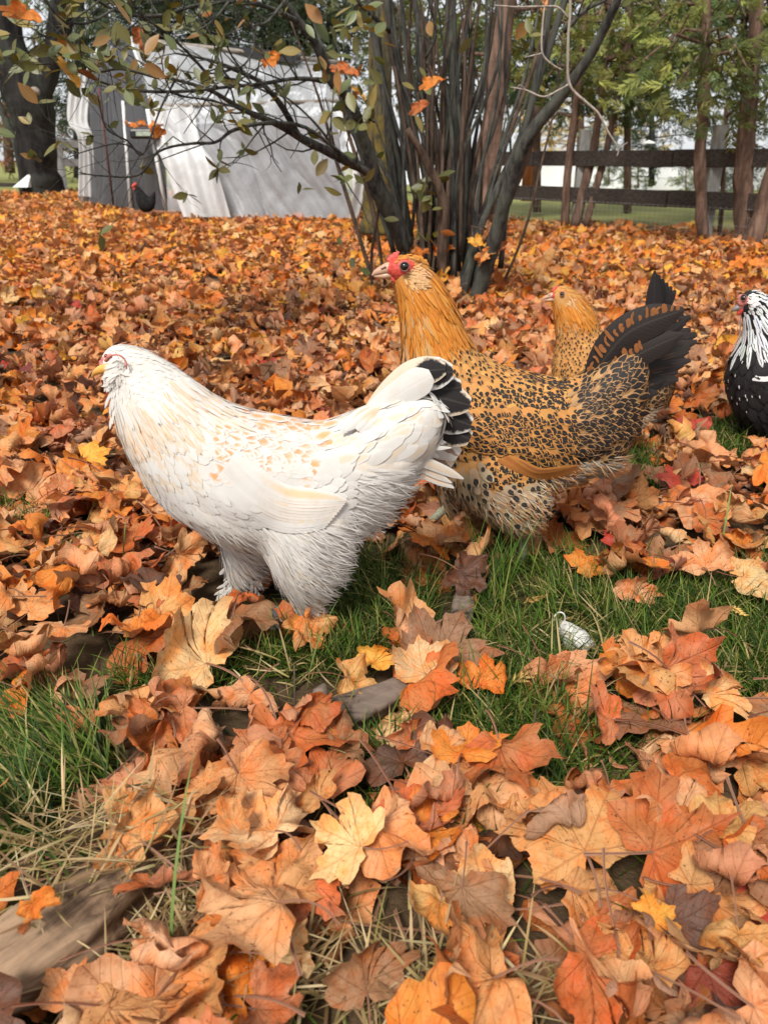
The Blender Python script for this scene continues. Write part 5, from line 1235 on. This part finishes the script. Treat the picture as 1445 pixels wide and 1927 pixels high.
# ---------------------------------------------------------------- fence on the right
DKW = simple('dark_rail_wood', (.065, .052, .042), .8, .2, .4, 14, .5, (.3, 3, 6), c2=(.025, .019, .016))
GRYW = simple('weathered_post', (.36, .36, .33), .8, .2, .3, 20, .4, (1, 1, .3)); CAPW = simple('white_cap', (.80, .80, .78), .5, .4, .1, 20, .1)
WHP = simple('white_paint', (.74, .75, .73), .6, .3, .15, 12, .2)
WIRE = simple('galvanised_wire', (.42, .42, .38), .45, .6, .2, 40, 0)
A0 = Vector((at(800, 400, 9.9).x, 9.9, 0)); B0 = Vector((at(1560, 430, 6.1).x, 6.1, 0))
fn = empty('rail_fence', (A0+B0)/2); tag(fn, 'dark two-rail wooden fence with wire mesh along the right side of the yard', 'fence')
fd = (B0-A0).normalized(); fL = (B0-A0).length
for zc in (.665, .345):
    for a, b in ((0, .36), (.362, .70), (.702, 1)):
        m_ = MB(); m_.beam(A0+fd*fL*a+Vector((0, 0, zc)), A0+fd*fL*b+Vector((0, 0, zc-.005)), .045, .135); m_.build('rail', DKW, fn, smooth=False, bevel=.004)
ms = MB(); off = Vector((fd.y, -fd.x, 0))*.035; n = int(fL/.05)
for i in range(n): q = A0+fd*i*.05+off; ms.beam(q, q+Vector((0, 0, .30)), .0010, .0010)
for i in range(5): q = Vector((0, 0, .03+i*.065)); ms.beam(A0+off+q, B0+off+q, .0012, .0012)
ms.build('wire_mesh', WIRE, fn, smooth=False)
def on_fence(px):
    best = None
    for i in range(400):
        q = A0+fd*fL*i/399; x, y = project((q.x, q.y, .5))
        if best is None or abs(x-px) < best[0]: best = (abs(x-px), q)
    return best[1]
for px in (1085, 1333):
    q = on_fence(px)-off*1.6; post = MB(); post.box(q+Vector((0, 0, .44)), (.10, .10, .94)); po = post.build('post', GRYW, fn, smooth=False, bevel=.006)
    cp = MB(); z0 = .912; w = .085
    V = [q+Vector((a*w, b*w, z0)) for a, b in ((-1, -1), (1, -1), (1, 1), (-1, 1))]+[q+Vector((a*w, b*w, z0+.02)) for a, b in ((-1, -1), (1, -1), (1, 1), (-1, 1))]+[q+Vector((0, 0, z0+.055))]
    cp.add(V, [(3, 2, 1, 0), (0, 1, 5, 4), (1, 2, 6, 5), (2, 3, 7, 6), (3, 0, 4, 7), (4, 5, 8), (5, 6, 8), (6, 7, 8), (7, 4, 8)]); cp.build('post_cap', CAPW, po, smooth=False).location = (0, 0, 0)
# orange pole, pale road and low white wall beyond the fence
p0 = at(995, 352, 13.0); pl = MB(); pl.tube([p0-Vector((0, 0, .2)), p0+Vector((0.02, 0, 1)), p0+Vector((.10, 0, 3))], [.12, .115, .10], 16, lump=.05)
tag(pl.build('wooden_pole', bark_mat('orange_wood', (.58, .22, .09), (.36, .12, .05), None, .6), smooth=True, loc=p0), 'orange brown wooden pole standing beyond the fence left of the cedars', 'pole')
rd = NT('pale_road', .8, .3); rd.col(rd.mix(rd.noise(rd.pos(), 1.2, 4, .6), (.55, .56, .57), (.72, .73, .74)))
m_ = MB(); m_.add([(-30, 24, .012), (70, 24, .012), (90, 70, .012), (-30, 70, .012)], [(0, 1, 2, 3)]); tag(m_.build('road', rd.mat, smooth=False), kind='structure')
wl = MB(); wl.box((13, 20, .29), (24, .25, .64)); w_ = wl.build('low_wall', simple('white_wall', (.86, .87, .88), .7, .3, .12, 1.5, .1), smooth=False, loc=(13, 20, 0)); tag(w_, 'low white wall beyond the lawn behind the dark rail fence', 'wall')
# ---------------------------------------------------------------- white fence left
lf = at(112, 375, 12.6); lf.z = gz(lf.x, 12.6); wf = empty('white_fence', lf); tag(wf, 'short white rail fence between the dark tree and the greenhouse', 'fence')
def pp(px, py, Y=12.9): return at(px, py, Y)
m_ = MB(); m_.beam(pp(108, 258), pp(124, 372), .09, .09); q = m_.build('post', WHP, wf, smooth=False, bevel=.01)
m_ = MB(); m_.beam(pp(112, 271), pp(150, 271), .04, .10); m_.build('rail', WHP, wf, smooth=False)
m_ = MB(); m_.beam(pp(117, 306), pp(150, 306), .04, .10); m_.build('rail', WHP, wf, smooth=False)
tb_ = MB(); c = at(46, 352, 11.9); tb_.add([c+Vector((-.12, -.1, 0)), c+Vector((.10, -.12, 0)), c+Vector((.12, .1, 0)), c+Vector((-.02, .12, 0)), c+Vector((.07, .02, .16)), c+Vector((.11, .06, .17))], [(0, 1, 4), (1, 2, 5, 4), (2, 3, 5), (3, 0, 4, 5), (3, 2, 1, 0)])
tag(tb_.build('plastic_scrap', WHP, smooth=False, loc=c), 'small white scrap of plastic at the foot of the black tree', 'litter')
cb = MB(); cb.beam(at(-80, 350, 16.5), at(60, 352, 16.5), .16, .14); tag(cb.build('timber_edging', DKW, smooth=False, bevel=.01, loc=at(0, 350, 16.5)), 'dark timber edging beside the lawn at the far left', 'edging')

# ---------------------------------------------------------------- greenhouse wrapped in plastic
def sheetm(name, c, tr, alpha, rough=.35):
    m = NT(name, rough, .5); n = m.noise(m.pos(), 5, 4, .6); k = m.mix(m.ss(n, .3, .7), tuple(x*.82 for x in c), c); m.col(k); m.bump(m.noise(m.pos(), 14, 3, .6), .35, .02)
    m.translucent(k, tr); m.transparent(alpha); return m.mat
SHEET = sheetm('plastic_sheet', (.74, .75, .77), .14, .55); SHEETO = sheetm('thick_plastic', (.80, .80, .79), .30, .04); SMOKE = sheetm('smoky_plastic', (.11, .11, .115), .15, .25, .22)
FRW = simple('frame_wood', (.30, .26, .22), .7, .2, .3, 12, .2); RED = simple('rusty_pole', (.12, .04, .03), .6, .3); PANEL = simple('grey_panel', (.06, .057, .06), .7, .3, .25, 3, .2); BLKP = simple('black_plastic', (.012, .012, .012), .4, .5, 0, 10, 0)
gA = at(150, 378, 9.9); gB = at(325, 404, 8.7); gC = at(668, 408, 8.9); gC.y = 8.9
eA = at(158, 150, 9.9); eB = at(288, 200, 8.75); eC = at(640, 190, 8.95); rA = at(198, 68, 9.7); rB = at(245, 72, 9.7); rC = at(600, 112, 10.3); rD = at(655, 120, 10.2)
gh = empty('greenhouse', gB); tag(gh, 'homemade greenhouse shed wrapped in white and smoky plastic sheets', 'greenhouse')
def grid(name, rows, nu, nv, mat_, disp=None, thick=.004):
    """rows: list of polylines (top to bottom), lofted smoothly"""
    Rw = [catmull(r, 12) if len(r) > 2 else catmull([r[0], (Vector(r[0])+Vector(r[1]))/2, r[1]], 12) for r in rows]
    def res(r, n):
        r = np.array([tuple(q) for q in r]); t = np.linspace(0, len(r)-1, n+1); return [np.array([np.interp(x, np.arange(len(r)), r[:, k]) for k in range(3)]) for x in t]
    Rw = [res(r, nu) for r in Rw]; V = []
    for i in range(nu+1):
        col = catmull([r[i] for r in Rw], 24) if len(Rw) > 2 else [Rw[0][i]+(Rw[1][i]-Rw[0][i])*k/24 for k in range(25)]
        V.append(res(col, nv))
    V = np.array(V); N = np.cross(np.gradient(V, axis=0), np.gradient(V, axis=1)); N /= np.linalg.norm(N, axis=2)[..., None]+1e-9
    if disp is not None:
        for i in range(nu+1):
            for j in range(nv+1): V[i, j] += N[i, j]*disp(i/nu, j/nv)
    F = [[i*(nv+1)+j, i*(nv+1)+j+1, (i+1)*(nv+1)+j+1, (i+1)*(nv+1)+j] for i in range(nu) for j in range(nv)]
    return npmesh(name, V.reshape(-1, 3), np.array(F), mat_, gh)
def folds(u, v):
    w = 0; a = u*2.2-v*.9+.25*noise.noise(Vector((u*2, v*1.5, 3)))
    for k, (f, am) in enumerate(((1.7, .085), (4.3, .030), (11.7, .010))):
        q = a*f+k*.37+.4*noise.noise(Vector((u*3, v*2, k))); w += am*(1-abs(2*(q-math.floor(q))-1)**.6)*(.25+.75*sm(v, .2, .5))
    return w + .05*noise.noise(Vector((u*4, v*3, 7))) + .012*noise.noise(Vector((u*16, v*12, 1)))
grid('side_sheet', [[rB, rC, rD], [eB, (eB+eC)/2+Vector((0, -.02, .04)), eC], [gB+Vector((.02, -.12, .55)), (gB+gC)/2+Vector((0, -.2, .55)), gC+Vector((0, -.10, .55))], [gB+Vector((0, -.25, 0)), (gB+gC)/2+Vector((0, -.3, 0)), gC+Vector((.02, -.16, 0))]], 150, 110, SHEET, folds)
grid('sheet_hem', [[eC+Vector((-.12, -.06, .0)), eC+Vector((.16, 0, -.05))], [gC+Vector((-.02, -.20, .6)), gC+Vector((.20, -.05, .6))], [gC+Vector((-.06, -.26, .0)), gC+Vector((.05, -.1, 0))]], 14, 50, SHEETO, lambda u, v: .03*math.sin(u*9+v*5))
grid('door_flap', [[eB+Vector((-.02, -.06, .0)), eB+Vector((.42, -.07, .0))], [eB+Vector((.03, -.16, -.35)), eB+Vector((.50, -.18, -.35))], [gB+Vector((.03, -.32, .55)), gB+Vector((.55, -.34, .5))], [gB+Vector((.22, -.42, .0)), gB+Vector((.68, -.38, 0))]], 40, 70, SHEETO, lambda u, v: .030*math.sin(u*17+v*4)+.03*noise.noise(Vector((u*4, v*5, 2))))
grid('interior_shade_panel', [[eB+Vector((.1, .03, -.18)), eC+Vector((-.05, .03, -.12))], [gB+Vector((.1, .02, 0)), gC+Vector((-.05, .02, 0))]], 4, 4, PANEL)  # dark panel added behind the sheet, stands in for the shaded interior
grid('end_sheet', [[rA, rB+Vector((-.02, 0, 0))], [eA, eB], [gA, gB]], 50, 60, SMOKE, lambda u, v: .018*math.sin(u*40+2*math.sin(v*6))+.02*noise.noise(Vector((u*6, v*5, 4))))
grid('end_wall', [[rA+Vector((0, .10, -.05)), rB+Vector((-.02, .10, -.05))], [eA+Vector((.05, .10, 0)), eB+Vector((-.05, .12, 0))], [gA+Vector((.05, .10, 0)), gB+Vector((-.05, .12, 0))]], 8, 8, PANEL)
grid('corner_curtain', [[eA+Vector((-.10, -.08, .10)), eA+Vector((.12, -.08, .0))], [at(126, 222, 9.75), at(166, 225, 9.72)], [at(146, 262, 9.7), at(176, 262, 9.68)], [at(146, 368, 9.75), at(186, 372, 9.7)]], 24, 60, SHEETO, lambda u, v: .022*math.sin(u*24+v*2))
for nm, a, b, r, mt in (('ridge_pole', rA, rD, .025, FRW), ('eave_pole', eB, eC, .02, FRW), ('corner_pole', eB+Vector((-.05, -.03, 0)), gB+Vector((-.05, -.03, 0)), .022, WHP), ('corner_pole', eA+Vector((.06, -.04, 0)), gA+Vector((.06, -.04, 0)), .022, WHP),
                        ('gable_pole', rA, eA, .02, WHP), ('gable_pole', rB, eB, .02, WHP), ('rusty_pole', at(186, 165, 9.3), at(214, 385, 9.3), .012, RED), ('door_post', at(232, 190, 9.15), at(247, 395, 9.1), .018, WHP), ('door_rail', at(238, 232, 9.1), at(300, 238, 8.75), .012, WHP)):
    m_ = MB(); m_.tube([a, b], [r, r], 8); m_.build(nm, mt, gh)
m_ = MB(); m_.beam(at(240, 402, 8.72), at(340, 404, 8.5), .08, .07); m_.build('sill', simple('sill_wood', (.33, .15, .08), .8), gh, smooth=False, bevel=.006)
m_ = MB(); m_.beam(at(440, 98, 10.1), at(562, 112, 10.0), .25, .10); m_.build('roof_board', BLKP, gh, smooth=False)
# hanging black box with leaves on it
bx = MB(); c = at(275, 252, 8.62); bx.box(c, (.30, .12, .09)); bo = bx.build('black_box', BLKP, smooth=False, bevel=.02, loc=c); tag(bo, 'black plastic box with leaves on top, hung on the greenhouse end wall', 'box')
lb = MB(); lb.box(c+Vector((0, -.063, 0)), (.16, .004, .04)); lb.build('box_label', simple('pale_label', (.42, .48, .38), .6), bo, smooth=False)
for i in range(7):
    put_leaf(FLAT_ME[i % 5], c+Vector((-.17+i*.052, random.uniform(-.05, .05), .06+random.uniform(0, .03))), .07, rotm(random.uniform(0, 6), .5, random.uniform(0, 6)), jit(PAL['orange'], .1), ['leftmost', 'second', 'third', 'middle', 'fifth', 'sixth', 'rightmost'][i] + ' orange maple leaf lying on top of the black box on the greenhouse')['group'] = 'leaves on the black box'
# small low wire guard behind the hens
wg = MB(); c0 = ground(600, 487)
for i in range(13): x = c0.x-.16+i*.03; wg.tube([(x, c0.y, c0.z), (x, c0.y, c0.z+.15)], [.0015, .0015], 4)
for i in range(5): wg.tube([(c0.x-.17, c0.y, c0.z+.02+i*.03), (c0.x+.21, c0.y, c0.z+.02+i*.03)], [.0015]*2, 4)
tag(wg.build('wire_guard', simple('rusty_wire', (.12, .07, .05), .6), smooth=True, loc=c0), 'low rusty wire guard sticking out of the leaves before the mossy tree', 'wire guard')

# ================================================================== SMALL THINGS ON THE GROUND
def wood(name, label, pts, mat_, cat, lump=.35, dz=0, chips=()):
    """pts: (px,py,w px, height above ground)"""
    Q = catmull([(*ground(p[0], p[1], p[3]), p[2]) for p in pts], 8); C = [Vector(q[:3]) for q in Q]; R = [max(.0015, q[3]*.5*(Vector(q[:3])-CAM).length/FOC) for q in Q]
    root = empty(name, C[len(C)//2]); tag(root, label, cat); m_ = MB(); Q2 = catmull([(*c, r) for c, r in zip(C, R)], 3); m_.tube([q[:3] for q in Q2], [q[3] for q in Q2], 64, lump=lump, seed=random.random()*30)
    o = m_.build('wood', mat_, root); sd = random.random()*9
    for v in o.data.vertices:                 # long cracks and ridges in the old wood
        w = Vector(v.co); ax = (C[-1]-C[0]).normalized(); al = w.dot(ax); pr = w-ax*al
        k = abs(noise.noise(Vector((pr.x*60, pr.z*60+sd, al*5+pr.y*60)))); k2 = noise.noise(Vector((pr.x*22, pr.z*22+sd, al*9)))
        v.co = w + v.normal*(.0030*(k*2-.6) + .0035*k2)
    return root
ROT = bark_mat('rotten_wood', (.30, .19, .115), (.06, .036, .022), (.36, .24, .15), 3.2, .5, tuple(ground(380, 1590)-ground(-60, 1870))); DKSTICK = bark_mat('damp_bark', (.14, .098, .072), (.035, .024, .018), (.25, .19, .15), 4, .5, (-1, -.15, 0))
wood('rotten_log', 'rotten split log lying in the lower left corner under straw', [(-60, 1870, 100, .035), (60, 1805, 108, .04), (170, 1725, 104, .04), (290, 1645, 90, .03), (380, 1590, 50, .02)], ROT, 'log', .45)
wood('dark_stick', 'thick dark bent stick standing out of the grass below the hens', [(866, 1120, 34, .02), (868, 1155, 42, .025), (853, 1195, 44, .025), (838, 1238, 36, .018)], DKSTICK, 'stick', .3)
br_ = wood('broken_branch', 'broken grey brown branch piece lying between the leaves in the centre', [(770, 1290, 44, .025), (700, 1322, 56, .032), (640, 1345, 60, .038), (580, 1352, 44, .036), (540, 1342, 14, .034)], DKSTICK, 'branch', .35)
m_ = MB(); C = [ground(600, 1345, .05), ground(603, 1300, .07), ground(612, 1288, .075)]; m_.tube(C, [.016, .009, .003], 10, lump=.3); m_.build('stub', DKSTICK, br_)
SHELL = simple('dirty_white_plastic', (.72, .70, .65), .5, .4, .25, 60, .3)
c = ground(1085, 1205, .012); lit = empty('white_plastic_piece', c); tag(lit, 'small dirty white plastic cap with a broken loop, half buried in the grass', 'litter')
Q = [ground(1050, 1170, .02), ground(1066, 1188, .02), ground(1085, 1208, .018), ground(1106, 1228, .01)]; m_ = MB(); m_.tube(Q, [.005, .014, .020, .017], 20, lump=.10); m_.build('cap', SHELL, lit)
m_ = MB(); q0 = ground(1052, 1180, .02); ux = Vector((1, 0, 0)); m_.tube([q0+Vector((math.cos(a)*.008, .004, math.sin(a)*.011+.012)) for a in np.linspace(-1.0, 3.6, 16)], [.0013]*16, 6); m_.build('loop', SHELL, lit)
# sprigs of cedar dropped in the grass
def sprig(px, py, hd, L, c, label):
    p = ground(px, py, .03); r = empty('cedar_sprig', p); tag(r, label, 'sprig', 'fallen cedar sprigs'); d = Vector((math.sin(hd), math.cos(hd), .25)).normalized(); u = Vector((d.y, -d.x, 0)).normalized(); mb = MB()
    mb.tube([p, p+d*L*.5+Vector((0, 0, .004)), p+d*L], [.0012, .001, .0006], 5)
    for i in range(9):
        t = (i+1)/10; sg = 1 if i % 2 else -1; a = p+d*L*t; e = (d*.7+u*sg*.8+Vector((0, 0, .15))).normalized(); b = a+e*L*.30*(1.2-t)
        mb.tube([a, (a+b)/2, b], [.0016, .0022, .0006], 5)
        for s2 in (-1, 1): mb.tube([(a+b)/2, (a+b)/2+(e+u*s2*.9+d*.4).normalized()*L*.10], [.0016, .0005], 4)
    mb.build('spray', simple('sprig_'+str(px), c, .7, .2), r)
for s_ in ((755, 1180, .2, .05, (.55, .24, .09), 'orange cedar sprig left of the dark stick'), (1365, 1140, 3.0, .05, (.62, .40, .12), 'golden cedar sprig hanging below the pale leaf at right'), (960, 1290, 1.1, .055, (.62, .40, .13), 'yellow cedar sprig right of the rust orange leaf'),
           (1130, 1215, 1.3, .05, (.60, .33, .12), 'tan cedar sprig beside the white plastic piece'), (900, 1420, .9, .04, (.60, .48, .14), 'yellow cedar sprig in the middle grass'), (985, 1135, 1.4, .04, (.50, .25, .08), 'small orange cedar sprig in the grass under the speckled hen'), (330, 1790, .6, .05, (.34, .17, .08), 'brown cedar sprig in the straw pile')):
    sprig(*s_)
# upright twigs
for (px, py, top, lab) in ((985, 1440, 1330, 'thin dark twig sticking up out of the middle grass'), (545, 1400, 1240, 'thin pale stem sticking up beside the broken branch')):
    a = ground(px, py, .0); b = a+Vector((.01, .01, (py-top)*(a-CAM).length/FOC)); m_ = MB(); m_.tube([a, (a+b)/2+Vector((.004, 0, 0)), b], [.0016, .0014, .001], 6, lump=.3)
    tag(m_.build('twig', STEMR, loc=a), lab, 'twig')
